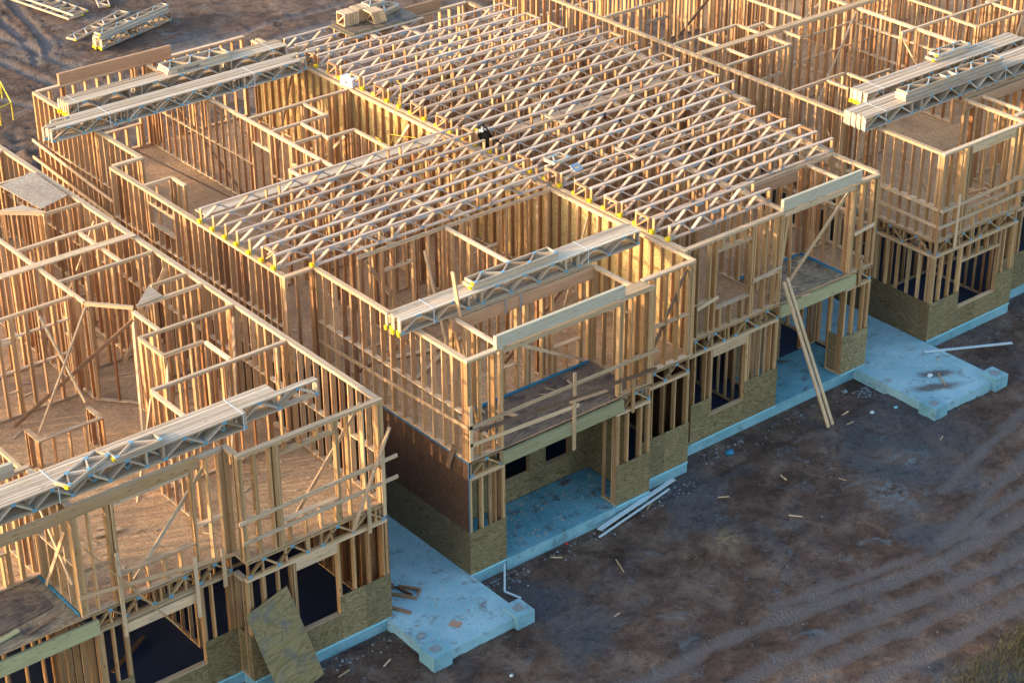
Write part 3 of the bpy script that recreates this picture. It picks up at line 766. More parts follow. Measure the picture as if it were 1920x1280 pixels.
# diagonal braces
for p, q, m in (((1.3, .3, 5.9), (5.2, 1.9, 3.3), 'plate'), ((5.5, 2.3, 5.8), (3.6, 3.1, 3.25), 'brace'), ((.3, 18.9, 5.7), (3.7, 15.2, 3.25), 'brace'), ((3.98, 20.5, 5.5), (3.98, 15.9, 3.25), 'brace'),
                ((7.45, 18.3, 5.8), (5.1, 16.2, 3.3), 'brace'), ((4.2, 19.6, 5.8), (6.2, 17.4, 3.3), 'plate'), ((.2, 5.0, 3.3), (.2, 2.2, 5.6), 'brace'), ((3.0, 5.6, 5.7), (2.2, 3.4, 3.25), 'plate'),
                ((7.5, 4.4, 5.7), (5.6, 3.4, 3.25), 'plate'), ((7.5, 12.3, 5.8), (6.5, 13.5, 3.3), 'plate'), ((7.5, 11.6, 5.75), (6.1, 11.9, 3.3), 'lumber'), ((14.0, 1.05, 5.75), (11.7, 1.05, 3.6), 'plate'),
                ((-.6, 10.9, 5.8), (-.6, 8.7, 3.25), 'plate'), ((6.2, .5, 3.6), (7.4, .5, 5.7), 'brace'), ((5.7, 13.0, 5.7), (5.0, 15.2, 3.3), 'plate'), ((1.5, 6.1, 5.7), (3.0, 6.2, 3.25), 'plate'),
                ((12.3, 1.6, 5.8), (11.9, 1.1, 3.25), 'front'), ((9.0, 1.3, 4.6), (10.6, 2.6, 5.85), 'lumber'), ((.8, 1.5, 5.85), (.8, .5, 3.25), 'lumber')):
    B.brace(p, q, mat=m, up=(0, 1, 0) if abs(p[1] - q[1]) > abs(p[0] - q[0]) else (0, 0, 1))
B.finish()

# ================= left block =================
A = House('framed_townhouse_block', (-9.5, 0, 0), 'left timber framed townhouse block with open roofless rooms and orange board floor', 'house')
ap = [(-2.45, -.1), (-2.45, 20.6), (-25.6, 20.6), (-25.6, .4), (-6.25, .4), (-6.25, -.1)]
poly_part(A, ap, -.6, -.004, 'foundation', 'concedge')
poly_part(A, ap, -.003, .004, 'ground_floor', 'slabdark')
poly_part(A, ap, 3.165, Z2, 'upper_floor', 'osb')
slab_part(A, -14.6, -9.98, .42, 2.4, Z2 + .001, Z2 + .006, 'porch_deck', 'deckpale')
A.wall('y', -2.59, .05, 20.5, blk=(4.5,), sp=.34, extra=(6, 12))
A.wall('x', -.10, -6.25, -2.45, ops=((-5.2, -3.75, 3.87, 5.55),), mat='front', ends=(3, 3), extra=(-5.35,), blk=(4.25,))
A.wall('y', -6.27, .05, .52, mat='front', ends=(1, 2))
A.wall('x', .40, -9.95, -6.3, ops=((-8.95, -7.15, 3.87, 5.6),), mat='front', ends=(4, 3), blk=(4.25,))
A.wall('y', -9.93, .55, 2.3, mat='front', blk=(4.4,))
A.wall('x', 2.35, -17.6, -9.8, ops=((-13.3, -10.6, 4.1, 5.55),), mat='front')
A.wall('x', .40, -25.5, -14.5, mat='front')
A.wall('y', -14.6, .55, 2.3, mat='front')
A.wall('y', -25.6, .6, 20.4); A.wall('x', 20.4, -25.5, -2.5)
A.wall('y', -17.7, 2.5, 20.3)
beam_part(A, (-15, .42, 5.82), (-6.9, .42, 5.82), .05, .28, 'porch_header', 'front', n=1)
beam_part(A, (-14.8, 2.28, 6.1), (-10.2, 2.28, 6.1), .09, .33, 'porch_header', 'beam', n=2)
beam_part(A, (-15, .38, 2.86), (-9.62, .38, 2.86), .09, .36, 'porch_beam', 'green', n=2)
slab_part(A, -9.975, -9.96, .5, 2.35, Z2 + .007, Z2 + .08, 'blue_flashing', 'bluetape')
I(A, 'y', -5.33, 8.3, 14.2, blk=(), ops=((9.0, 9.5, 4.6, 5.0),))
A.wall('x', 0, 0, .01) if False else None
def wall45(h, x0, y0, x1, y1, n=3):
    mb = MB(); a = Vector((x0, y0, 0)); b = Vector((x1, y1, 0)); d = (b - a).normalized(); nrm = Vector((-d.y, d.x, 0))
    for z in (TOP - .020, TOP - .060, Z2 + .04): mb.box((x0, y0, z), (x1, y1, z), .092, .038)
    w = h.part(mb, 'stud_wall', 'plate')
    L = (b - a).length
    for u in [.05, .10] + [L * k / (n + 1) for k in range(1, n + 1)] + [L - .1, L - .05]:
        p = a + d * u
        h.studs.append((w, (p.x, p.y, Z2 + .06), (p.x, p.y, TOP - .08), .038, .09, tuple(nrm), M['lumber']))
wall45(A, -5.30, 8.25, -4.50, 7.30, 1)
wall45(A, -4.51, 14.28, -3.66, 13.5)
I(A, 'y', -4.66, 5.9, 7.1)
I(A, 'x', 5.8, -5.2, -2.62)
I(A, 'y', -5.22, 4.75, 5.78); I(A, 'x', 4.70, -5.2, -4.1); I(A, 'y', -4.13, 3.62, 4.68)
I(A, 'x', 3.50, -6.2, -2.62, ops=((-4.2, -3.2, 4.6, 5.85),))
I(A, 'y', -6.25, 1.7, 3.48)
I(A, 'x', 7.24, -4.4, -2.62); I(A, 'x', 7.97, -3.6, -2.62)
I(A, 'x', 9.60, -5.25, -2.62); I(A, 'x', 11.84, -5.25, -2.62, ops=((-4.6, -3.8, Z2, 5.3),))
I(A, 'y', -3.55, 9.7, 11.8)
I(A, 'x', 8.72, -10, -5.4, ops=((-7.35, -7.1, 3.9, 5.2),), blk=(4.45, 5.35))
I(A, 'x', 10.75, -10, -5.4)
I(A, 'x', 13.4, -3.7, -2.62); I(A, 'x', 15.9, -8.5, -2.62, blk=(5.0,)); I(A, 'y', -8.5, 13, 20); I(A, 'x', 17.95, -6, -2.62)
I(A, 'y', -10.0, 2.5, 20.3)
A.halfwall('x', 5.80, -8.04, -6.34, 1.02); A.halfwall('y', -8.04, 5.93, 6.5, 1.015); A.halfwall('y', -6.44, 5.93, 6.5, 1.018)
slab_part(A, -6.3, -2.5, 10.62, 10.86, TOP + .004, TOP + .042, 'catwalk_plank', 'plate')
mb = MB(); mb.prism([(-3.66, 8.0), (-3.69, 7.28), (-4.48, 7.2)], TOP + .003, TOP + .022); A.part(mb, 'corner_board', 'bundle')
mb = MB(); mb.prism([(-4.51, 14.3), (-3.62, 13.46), (-3.9, 14.2)], TOP + .003, TOP + .03); A.part(mb, 'corner_board', 'bundle')
for p, q, m in (((-5.32, 8.2, 5.8), (-7.9, 6.0, 4.3), 'plate'), ((-6.3, 8.7, 5.7), (-6.4, 6.55, 4.3), 'plate'), ((-4.7, 7.0, 5.75), (-7.5, 8.3, 3.25), 'brace'), ((-4.7, 7.0, 5.7), (-6.0, 4.6, 3.25), 'plate'),
                ((-5.1, 4.75, 5.75), (-5.9, 3.5, 3.3), 'plate'), ((-6.2, 3.55, 5.7), (-6.9, 3.4, 3.3), 'plate'), ((-2.7, 5.7, 5.7), (-3.6, 4.4, 3.4), 'plate'), ((-2.7, 8.9, 5.75), (-3.9, 9.3, 3.3), 'plate'),
                ((-2.7, 12.5, 5.75), (-4.2, 12.2, 3.4), 'plate'), ((-2.7, .4, 5.7), (-4.9, .3, 3.3), 'plate'), ((-6.6, .6, 5.6), (-8.7, .55, 3.4), 'plate'), ((-9.95, 2.2, 5.7), (-9.95, .7, 3.9), 'plate'),
                ((-10.0, 1.9, 3.25), (-9.95, .75, 5.2), 'plate'), ((-4.15, 3.7, 5.7), (-4.6, 2.9, 3.3), 'plate'), ((-8.5, 8.6, 5.6), (-10.3, 6.3, 3.3), 'plate'), ((-8.2, 5.9, 3.5), (-11, 8.3, 4.6), 'brace')):
    A.brace(p, q, mat=m, up=(0, 1, 0) if abs(p[1] - q[1]) > abs(p[0] - q[0]) else (0, 0, 1))
A.wall('x', -.10, -6.25, -2.45, z0=.01, z1=z1, mat='front', ops=((-4.97, -3.87, .72, 2.42),), ends=(3, 2), extra=(-5.1,))
A.wall('x', .40, -9.7, -6.3, z0=.01, z1=z1, mat='front', ops=((-8.95, -7.15, .65, 2.36),), ends=(4, 3))
A.wall('y', -6.3, .05, .4, z0=.01, z1=z1, mat='front', ends=(1, 1))
A.wall('y', -9.85, .55, 2.3, z0=.01, z1=z1, mat='front')
A.wall('x', 2.4, -17, -9.8, z0=.01, z1=z1, ops=((-12, -11, .01, 2.1),)); A.wall('x', .4, -25.4, -14.5, z0=.01, z1=z1)
A.wall('y', -2.59, .06, 20.4, z0=.01, z1=z1)
A.wall('x', 3.9, -9.7, -2.7, z0=.01, z1=z1, th=.1, ops=((-7.5, -6.5, .01, 2.1),)); A.wall('y', -6.6, 1.7, 4.8, z0=.01, z1=z1, th=.1); A.wall('x', 8, -9.7, -2.7, z0=.01, z1=z1, th=.1)
sheath(A, 'x', -.10, -6.25, -2.44, -.015, 1.22, holes=((-4.97, -3.87, .70, 9),))
sheath(A, 'x', .40, -9.7, -6.25, -.015, 1.22, holes=((-8.95, -7.15, .62, 9),))
sheath(A, 'y', -6.26, -.1, .4, -.015, 1.22)
for y0 in range(0, 20, 2): slab_part(A, -2.449, -2.437, -.09 + y0 * 1.0, 1.9 + y0 * 1.0, -.01, 2.74, 'strand_board_panel', 'osbdark')
slab_part(A, -6.25, -2.45, -.13, -.114, -.045, 0, 'sill_flashing', 'cyantape')
slab_part(A, -9.7, -6.27, .37, .386, -.045, 0, 'sill_flashing', 'cyantape')
rim(A, 'x', -.04, -6.2, -2.5); rim(A, 'x', .46, -9.7, -6.3)
rim(A, 'y', -2.52, .1, 8)
for y in (1.2, 1.8, 2.4, 3.0, 3.6): rim(A, 'x', y, -9.7, -2.6)
rails(A, 'x', -.135, [(-6.35, 4.27, -2.14, 4.36), (-6.3, 3.73, -2.14, 3.80)], 'plate')
rails(A, 'x', .34, [(-10.0, 3.78, -6.2, 3.22)], 'plate')
for x, y, za, zb in ((-6.55, .33, 2.5, 3.5), (-2.55, -.14, 2.9, 4.5), (-9.05, .33, 2.35, 4.5), (-2.98, -.14, 2.6, 3.6), (-7.25, .33, 2.0, 3.6)):
    mb = MB(); mb.box((x, y, za), (x, y, zb), .089, .038, (0, 1, 0)); A.part(mb, 'rail_post', 'plate')
mb = MB(); mb.box((-2.35, -.18, 5.2), (-3.5, -.22, 2.9), .038, .089, (0, 1, 0)); A.part(mb, 'diagonal_brace', 'plate')
mb = MB(); mb.box((-9.8, .25, 5.0), (-7.9, .18, 2.15), .038, .10, (0, 1, 0)); A.part(mb, 'diagonal_brace', 'front')
A.finish()

# ================= right block =================
Cc = House('framed_townhouse_block', (25, .7, 0), 'right timber framed townhouse block with two long truss bundles over open walls', 'house')
cp = [(17.5, .7), (21.3, .7), (21.3, 1.2), (25, 1.2), (40.5, 1.2), (40.5, 21), (17.5, 21)]
poly_part(Cc, cp, -.6, -.004, 'foundation', 'concedge')
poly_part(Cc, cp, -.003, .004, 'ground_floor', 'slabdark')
poly_part(Cc, cp, 3.165, Z2, 'upper_floor', 'osb')
slab_part(Cc, 25.1, 29, 1.22, 3.0, Z2 + .001, Z2 + .006, 'porch_deck', 'deck')
slab_part(Cc, 18.6, 24.5, 15.4, 20.6, Z2 + .001, Z2 + .006, 'dark_floor', 'deck')  # thin darker sheet over the rear upper floor
Cc.wall('y', 17.5, .85, 20.9, blk=(4.25,), sp=.34, ops=((9.9, 10.9, 4.6, 5.1),), extra=(6.5, 11.2, 14.5))
Cc.wall('x', .70, 17.5, 21.3, ops=((18.73, 20.63, 3.87, 5.62),), mat='front', ends=(3, 3), extra=(18.55,), blk=(4.2,))
Cc.wall('y', 21.05, .85, 3.0, mat='front')
Cc.wall('x', 1.2, 21.3, 25.0, ops=((22.2, 24.0, 3.87, 5.6),), mat='front')
Cc.wall('y', 21.72, 1.4, 2.9, th=.092)
Cc.wall('y', 25.0, 1.4, 3.1, th=.14); Cc.wall('x', 3.0, 21.2, 32.5)
Cc.wall('x', 1.2, 29.2, 40.4, mat='front')
beam_part(Cc, (25.0, 1.22, 6.1), (29.3, 1.22, 6.1), .09, .33, 'porch_header', 'beam', n=2)
beam_part(Cc, (21.0, 2.86, 5.8), (27.0, 2.86, 5.8), .045, .3, 'hung_header', 'beamdark')
Cc.wall('x', 20.8, 17.6, 40.4, ops=((19.4, 22.6, 4.0, 5.5), (26, 29, 4, 5.5), (31, 34, 4, 5.5)))
Cc.wall('y', 24.62, 6.15, 10.5, blk=(4.5, 5.4)); Cc.wall('y', 24.62, 10.9, 20.7)
Cc.wall('y', 32.3, 1.5, 20.7)
slab_part(Cc, 17.64, 26.6, 10.60, 10.84, TOP + .004, TOP + .042, 'catwalk_plank', 'plate')
Cc.wall('x', 10.62, 20.6, 26.4, blk=(4.6, 5.4), th=.092)
for ax, c, a, b, o in (('x', 11.9, 17.7, 20.5, ()), ('y', 18.65, 9.6, 11.85, ()), ('x', 9.5, 17.7, 20.5, ((18.9, 20.2, Z2, 5.0),)), ('y', 20.45, 9.5, 11.9, ()), ('x', 11.45, 20.55, 21.3, ()), ('y', 21.2, 9.8, 11.4, ()),
                       ('x', 6.74, 17.7, 20.0, ()), ('y', 19.1, 5.8, 6.7, ()), ('y', 20.0, 5.4, 6.7, ()), ('x', 6.05, 20.1, 21.3, ()),
                       ('x', 7.95, 24.0, 30.0, ()), ('y', 26.25, 6.8, 7.9, ()), ('y', 26.6, 8.1, 20.5, ()), ('x', 6.73, 26.3, 32.2, ()), ('y', 28.4, 6.8, 8.2, ()), ('x', 8.1, 28.5, 32.2, ()),
                       ('x', 13.6, 26.7, 32.2, ()), ('x', 15.2, 17.7, 24.5, ((19.5, 20.5, Z2, 5.25),)), ('y', 22.5, 11.0, 15.1, ()), ('y', 30.2, 9.0, 20.6, ()), ('y', 36, 3, 20.6, ()), ('x', 9.4, 32.5, 40, ()), ('x', 14.5, 32.5, 40, ()), ('x', 17.7, 17.7, 24.5, ())):
    I(Cc, ax, c, a, b, ops=o)
for p, q, m in (((24.5, 10.4, 5.85), (21.9, 9.6, 3.3), 'plate'), ((24.0, 8.0, 5.8), (24.9, 7.0, 3.6), 'plate'), ((26.3, 12.8, 5.8), (23.4, 13.6, 3.3), 'plate'), ((22.5, 15.0, 5.8), (20.1, 15.6, 3.3), 'brace'), ((19.2, 19.5, 5.8), (20.4, 16.8, 3.3), 'brace'),
                ((17.75, 2.9, 5.8), (18.6, 2.0, 4.0), 'plate'), ((17.7, 5.6, 5.6), (18.2, 4.7, 3.4), 'plate'), ((19.7, .8, 4.2), (20.4, 2.2, 3.3), 'plate'), ((28.5, 6.7, 5.8), (27.3, 6.4, 3.5), 'plate')):
    Cc.brace(p, q, mat=m, up=(0, 1, 0) if abs(p[1] - q[1]) > abs(p[0] - q[0]) else (0, 0, 1))
Cc.wall('x', .70, 17.5, 21.3, z0=.01, z1=z1, mat='front', ops=((18.8, 20.5, .66, 2.15),), ends=(3, 3))
Cc.wall('y', 17.5, .85, 20, z0=.01, z1=z1, mat='front')
Cc.wall('x', 1.2, 21.3, 25, z0=.01, z1=z1, mat='front', ops=((22.2, 24, .66, 2.4),)); Cc.wall('x', 3, 25, 32, z0=.01, z1=z1, th=.1)
Cc.wall('x', 1.2, 29.2, 40.4, z0=.01, z1=z1, mat='front'); Cc.wall('x', 3.6, 17.7, 24.9, z0=.01, z1=z1, th=.1, sp=.3); Cc.wall('y', 21.0, 1.3, 3.5, z0=.01, z1=z1, th=.1, sp=.3); Cc.wall('x', 6.2, 17.7, 24.9, z0=.01, z1=z1, th=.1, sp=.3)
sheath(Cc, 'x', .70, 17.5, 21.3, -.015, 1.22, holes=((18.80, 20.5, .64, 9),))
sheath(Cc, 'x', 1.2, 21.3, 25, -.015, 1.22)
sheath(Cc, 'y', 17.5, .7, 8, -.015, 1.22, mat='plybrown', mod=2.44)
slab_part(Cc, 17.5, 21.3, .67, .686, -.045, 0, 'sill_flashing', 'cyantape')
rim(Cc, 'x', .76, 17.6, 21.2); rim(Cc, 'y', 17.56, .9, 8); rim(Cc, 'x', 1.26, 21.4, 25)
for y in (1.6, 2.2, 2.8, 3.4): rim(Cc, 'x', y, 17.7, 24.9)
rails(Cc, 'y', 17.46, [(.55, 4.23, 7, 4.28), (.6, 3.71, 7, 3.78)], 'plate')
rails(Cc, 'x', .66, [(17.45, 4.15, 21.5, 4.22), (17.45, 3.66, 21.5, 3.70)], 'plate')
mb = MB(); mb.box((17.46, .66, 2.8), (17.46, .66, 4.5), .089, .038, (0, 1, 0)); Cc.part(mb, 'rail_post', 'lumber')
mb = MB(); mb.box((18.3, .65, 2.8), (18.3, .65, 4.5), .089, .038, (0, 1, 0)); Cc.part(mb, 'rail_post', 'plate')
Cc.finish()
# ================= roof trusses =================
gB2 = 'roof trusses set across the right-hand unit of the middle block'
gB1 = 'roof trusses set across the left-hand unit of the middle block'
def endx(y):
    if y < 2.6: return 11.5
    if y < 7.4: return 15.25
    if y < 14.2: return 16.2
    if y < 17.9: return 15.28
    return 12.4
ys2 = [1.66 + .61 * k for k in range(30)]
for k, y in enumerate(ys2):
    y2 = y + U(-.035, .035); L = endx(y) - 7.86
    place_truss(7.86 + U(-.015, .015), y2, L, 'open web truss of the middle block right-hand unit, %s from the front' % ORD[k], gB2, rz=U(-.0035, .0035))
ys1 = [6.28, 6.75, 7.32, 7.9, 8.5, 9.04, 9.65, 10.27]
for k, y in enumerate(ys1):
    x0 = .05 if k == 0 else -.78; L = 7.72 - x0
    place_truss(x0 + U(-.01, .01), y, L, 'open web truss of the middle block left-hand unit, %s from the front' % ORD[k], gB1, rz=U(-.003, .003))
for x, ya, yb, lab in ((11.52, 17.06, 18.07, 'short flat board across the rear trusses, right of the platform'), (10.3, 17.56, 18.26, 'short flat board across the rear trusses in front of the platform'), (10.24, 5.35, 6.45, 'pale board set crosswise between trusses of the right-hand unit, front one'),
                       (10.26, 8.4, 9.6, 'pale board set crosswise between trusses of the right-hand unit, near the middle'), (3.9, 6.36, 7.27, 'pale board set crosswise between trusses of the left-hand unit, front one'), (3.9, 8.78, 9.61, 'pale board set crosswise between trusses of the left-hand unit, rear one')):
    mb = MB(); mb.box((x, ya, 6.27), (x + U(-.02, .02), yb, 6.275), .12, .038); o = mb.build('cross_board', M['plate']); tag(o, lab, 'board')
def panel(x, y, L, label, group):
    r = empty('blocking_panel', (x, y, TOP), label, 'panel', group); r.rotation_euler = (0, 0, math.pi / 2)
    for nm, f in (('top_rail', lambda m: m.box((0, 0, H - .016), (L, 0, H - .016), .089, .036)), ('bottom_rail', lambda m: m.box((0, 0, .020), (L, 0, .020), .089, .036)),
                  ('post', lambda m: m.box((.02, 0, .038), (.02, 0, H - .036), .089, .038, (1, 0, 0))), ('post', lambda m: m.box((L - .02, 0, .038), (L - .02, 0, H - .036), .089, .038, (1, 0, 0))),
                  ('web', lambda m: m.box((.05, 0, H - .05), (L - .05, 0, .05), .08, .038))):
        mb = MB(); f(mb); link_local(nm, mb.mesh(nm, M['lumber']), r)
gp = 'small blocking panels between truss ends'
for i, k in enumerate((1, 3, 5, 7, 9, 13, 15, 17, 20, 22, 24, 26)):
    panel(7.80, ys2[k] + .06, .49, 'small square panel between truss ends on the party wall, %s from the front' % ORD[i], gp)
for i, (k, dx) in enumerate(((3, 0), (5, 0), (7, 0), (11, 0), (14, 0), (18, 0), (21, 0), (23, 0), (25, 0))):
    panel(endx(ys2[k]) - .06, ys2[k] + .06, .49, 'small square panel between the right-hand truss ends, %s from the front' % ORD[i], gp)
panel(-.70, 6.85, .49, 'small square timber panel at the left end of the left-hand unit trusses', gp)

# ================= bundles =================
offB = [0, .04, -.03, .02, .06, -.02]
bundle((-.45, 1.93, TOP + .01), 7.55, 6, 'long strapped bundle of trusses behind the front porch header of the middle block', offB, straps=(.13, .77))
bundle((-1.30, 17.42, TOP + .01), 8.5, 7, 'weathered truss bundle across the rear left rooms, the front one of two there', [0, .25, 0, -.1, .05, .9, .3], straps=(.22, .8), tags=False)
bundle((-.02, 18.8, TOP + .01), 7.62, 7, 'weathered truss bundle across the rear left rooms, the back one of two there', [0, .04, .02, 0, .06, .03, 0], straps=(.04, .93))
flat_stack((3.45, 18.95, TOP + .43), 2.18, 2, 'pair of short trusses with black writing on the side, lying on the rear truss bundle', h=.62, tags=False)
flat_stack((1.80, 2.02, TOP + .43), 2.6, 2, 'pair of short trusses lying on the bundle behind the front porch header', shifts=[(0, .03), (.05, 0)])
# left block bundle, of unequal lengths
La = [8.4, 8.4, 10.4, 10.4, 9.4, 9.4, 9.4, 9.4]
bundle((-13.87, .70, TOP + .01), 10.4, 8, 'long truss bundle with white straps across the front of the left block', [0] * 8, straps=(.375, .80), lens=La)
flat_stack((-9.85, .40, TOP + .43), 1.35, 1, 'short truss piece lying askew on the left block bundle', rz=.42, shifts=[(0, 0)])
flat_stack((-8.62, .72, TOP + .43), 1.15, 1, 'short ladder-like truss piece with blue plates on the left block bundle', rz=.03, shifts=[(0, 0)])
# right block bundles
bundle((16.95, 3.2, TOP + .01), 12.5, 9, 'longest truss bundle over the right block, nearer the viewer', [0, .03, 0, .04, .01, .03, 0, .02, .04], straps=(.07, .5), tags=False)
bundle((18.35, 4.42, TOP + .01), 7.25, 7, 'truss bundle over the right block, farther of the two', straps=(.1, .78), mat='bundle')
flat_stack((18.75, 3.30, TOP + .43), 4.35, 3, 'three trusses lying flat on the nearer bundle over the right block', shifts=[(0, 0), (.03, .03), (.06, .01)], tags=False)
flat_stack((21.85, 4.82, TOP + .43), 1.5, 2, 'two small truss pieces with a black mark on the farther bundle over the right block', shifts=[(0, 0), (.2, .05)])
# on the ground behind
bundle((11.05, 38.05, -.2), 4.1, 6, 'truss bundle lying on the dirt at the top left', rz=.30, straps=())
flat_stack((11.1, 38.1, .22), 4.1, 2, 'pair of trusses lying flat on top of the dirt-side bundle', rz=.32, shifts=[(0, .1), (0.1, .12)])
flat_stack((10.7, 39.6, -.2), 3.6, 1, 'single narrow truss on the dirt behind the bundle', rz=.42, h=.55)
flat_stack((12.45, 42.2, -.2), 4.0, 2, 'two crossed trusses on the dirt at the top edge', rz=1.75, h=.8, shifts=[(0, 0), (0, -.25)], lens=[4.0, 3.2])
flat_stack((13.85, 42.4, -.2), 2.5, 1, 'short truss end on the dirt at the top edge, right of the crossed pair', rz=1.2, h=.5)

# ================= board platform and stacks on the trusses =================
o = tag(empty('board_platform', (10.9, 18.8, TOP + H), 'dark weathered plywood platform laid on the rear trusses', 'platform'), None)
for i, (x0, x1, y0, y1) in enumerate(((9.55, 12.15, 18.14, 19.36), (9.72, 12.3, 18.2, 19.42))):
    mb = MB(); mb.slab(x0 - 10.9, x1 - 10.9, y0 - 18.8, y1 - 18.8, .004 + .02 * i, .022 + .02 * i); link_local('plywood_sheet', mb.mesh('plywood_sheet', M['plyold' if i == 0 else 'deck']), o)
def frame_row(loc, n, label, lean=0, w=.46, h=.42, rz=0):
    r = empty('panel_row', loc, label, 'panels'); r.rotation_euler = (0, 0, rz)
    for i in range(n):
        mb = MB(); x = i * .0405; k = U(-.015, .015)
        f = lambda y, z: (x + z * lean, y + k, z)
        mb.box(f(0, .02), f(w, .02), .038, .038); mb.box(f(0, h - .02), f(w, h - .02), .038, .038)
        mb.box(f(.02, .04), f(.02, h - .04), .038, .038); mb.box(f(w - .02, .04), f(w - .02, h - .04), .038, .038)
        mb.box(f(.04, h - .05), f(w - .04, .05), .036, .038)
        link_local('panel', mb.mesh('panel', M['plate']), r)
    return r
frame_row((9.86, 18.86, 6.40), 14, 'upright row of small square timber panels on the dark platform, left side', 0)
frame_row((10.45, 18.95, 6.40), 11, 'second upright row of small square timber panels on the platform, right behind the first', 0)
frame_row((10.75, 18.45, 6.40), 12, 'leaning row of small panels tied with a strap on the platform', -.35)
flat_stack((11.45, 18.9, 6.40), .75, 2, 'two small truss pieces lying flat at the right side of the platform', rz=.3, tags=False)
flat_stack((11.1, 19.3, 6.62), .7, 1, 'small truss piece lying on top at the back of the platform', rz=.1, tags=False)

# ================= things on top =================
mb = MB(); mb.slab(-.15, .15, -.27, .27, 0, .26); o = mb.build('carton', M['whitecard']); o.location = (7.78, 15.68, TOP + .005); o.rotation_euler = (0, 0, .1); tag(o, 'white carton standing on the party wall beside the truss ends', 'box')
mb = MB(); mb.slab(-.152, -.1505, -.06, .06, .09, .15); q = link_local('red_mark', mb.mesh('red_mark', M['red']), o)
# tool bag: rumpled sack with strap and nailer
def sack(name, loc, sx, sy, sz, mat, label, cat, seed=0):
    import bmesh
    bm = bmesh.new(); bmesh.ops.create_icosphere(bm, subdivisions=3, radius=1)
    for v in bm.verts:
        k = 1 + .28 * noise.noise(v.co * 1.7 + Vector((seed, 0, 0))) + .12 * noise.noise(v.co * 5 + Vector((0, seed, 0)))
        v.co = Vector((v.co.x * sx * k, v.co.y * sy * k, max(-.75, v.co.z) * sz * k + sz * .75))
    me = bpy.data.meshes.new(name); bm.to_mesh(me); bm.free(); me.materials.append(M[mat])
    me.polygons.foreach_set('use_smooth', [True] * len(me.polygons))
    o = bpy.data.objects.new(name, me); COL.objects.link(o); o.location = loc
    return tag(o, label, cat)
bag = sack('tool_bag', (8.02, 9.35, TOP), .14, .28, .26, 'black', 'black tool bag slumped on the party wall between the two sets of trusses', 'bag', 3)
mb = MB(); mb.tube([(-.05, .28, .25), (0, .34, .50), (.03, .2, .62), (.02, 0, .56), (.02, -.25, .34), (.06, -.55, .30), (.08, -.72, .10), (.08, -.74, -.15)], .022); q = link_local('carry_strap', mb.mesh('carry_strap', M['black']), bag)
mb = MB(); mb.slab(-.05, .05, .30, .48, .30, .40); mb.slab(-.03, .03, .36, .42, .18, .30); link_local('buckle', mb.mesh('buckle', M['yellow']), bag)
mb = MB(); mb.slab(-.03, .03, .1, .3, .40, .45); mb.slab(-.02, .03, .15, .2, .45, .55); link_local('nailer', mb.mesh('nailer', M['steel']), bag)
# hose
mb = MB()
hp = [(8.35, 14.0, 6.45), (8.2, 13.6, 6.42), (7.9, 13.3, 6.25), (7.62, 13.1, 5.99), (7.4, 12.85, 5.55), (6.9, 12.4, 5.35), (6.4, 12.1, 5.6), (5.98, 11.85, 5.98), (5.9, 11.5, 5.97), (5.83, 11.4, 5.7), (5.81, 11.2, 4.9), (5.9, 10.9, 4.6)]
mb.tube(hp, .011, 6); o = mb.build('air_hose', M['hose']); tag(o, 'yellow air hose hanging over the party wall and down into the rear left rooms', 'hose')
mb = MB(); mb.tube([(5.90, 11.0, 6.36), (6.1, 10.6, 6.37), (6.3, 10.35, 6.36), (6.2, 10.1, 6.2), (6.0, 9.8, 5.9), (5.95, 9.5, 5.2)], .011, 6); o = mb.build('air_hose', M['hose']); tag(o, 'short yellow hose end lying over the rear trusses of the left-hand unit', 'hose')
# small truss pieces and hanger box over the front trusses of the right-hand unit
flat_stack((8.05, 6.42, TOP + H + .002), .62, 1, 'small triangular truss offcut lying across the trusses beside a blue-white plate', rz=.1, h=.4, tags=False, shifts=[(0, 0)])
r = empty('hanger_plate', (8.38, 5.9, TOP + H + .02), 'pale blue square hanger with two slots lying on the trusses', 'bracket'); r.rotation_euler = (.5, 0, .1)
mb = MB(); mb.slab(-.15, .15, -.13, -.04, 0, .03); mb.slab(-.15, .15, .04, .13, 0, .03); mb.slab(-.17, -.08, -.04, .04, 0, .03); mb.slab(.08, .17, -.04, .04, 0, .03); link_local('plate', mb.mesh('plate', M['steel']), r)
# timber planks stacked flat across under the trusses
def planks(loc, L, n, rows, label, rz=0, mat='plate', w=.24):
    r = empty('plank_stack', loc, label, 'planks'); r.rotation_euler = (0, 0, rz)
    for j in range(rows):
        for i in range(n):
            mb = MB(); mb.box((U(-.05, .05), i * (w + .006), j * .04 + .02), (L + U(-.05, .05), i * (w + .006), j * .04 + .02), w, .038); link_local('plank', mb.mesh('plank', M[mat]), r)
    return r
planks((9.2, 9.62, TOP + .004), 6.0, 2, 1, 'wide pale planks lying on the walls under the middle trusses of the right-hand unit')
planks((-.5, 10.63, TOP + .004), 7.9, 2, 1, 'wide pale planks lying on the walls behind the left-hand unit trusses', mat='bundle')
# strand board sheet on the left block
mb = MB(); mb.prism([(-.62, .42), (.53, .72), (.52, -1.30), (-.45, -1.62)], 0, .016); o = mb.build('board_sheet', M['osbgrey']); o.location = (-3.18, 15.3, TOP + .01); tag(o, 'grey strand board sheet lying over the walls at the rear of the left block', 'board')
# stray upright board by the front bundle
mb = MB(); mb.box((1.02, 1.80, 7.20), (1.42, 1.82, 4.6), .038, .12, (0, 1, 0)); o = mb.build('loose_board', M['plate']); tag(o, 'loose board leaning upright through the front truss bundle of the middle block', 'board')

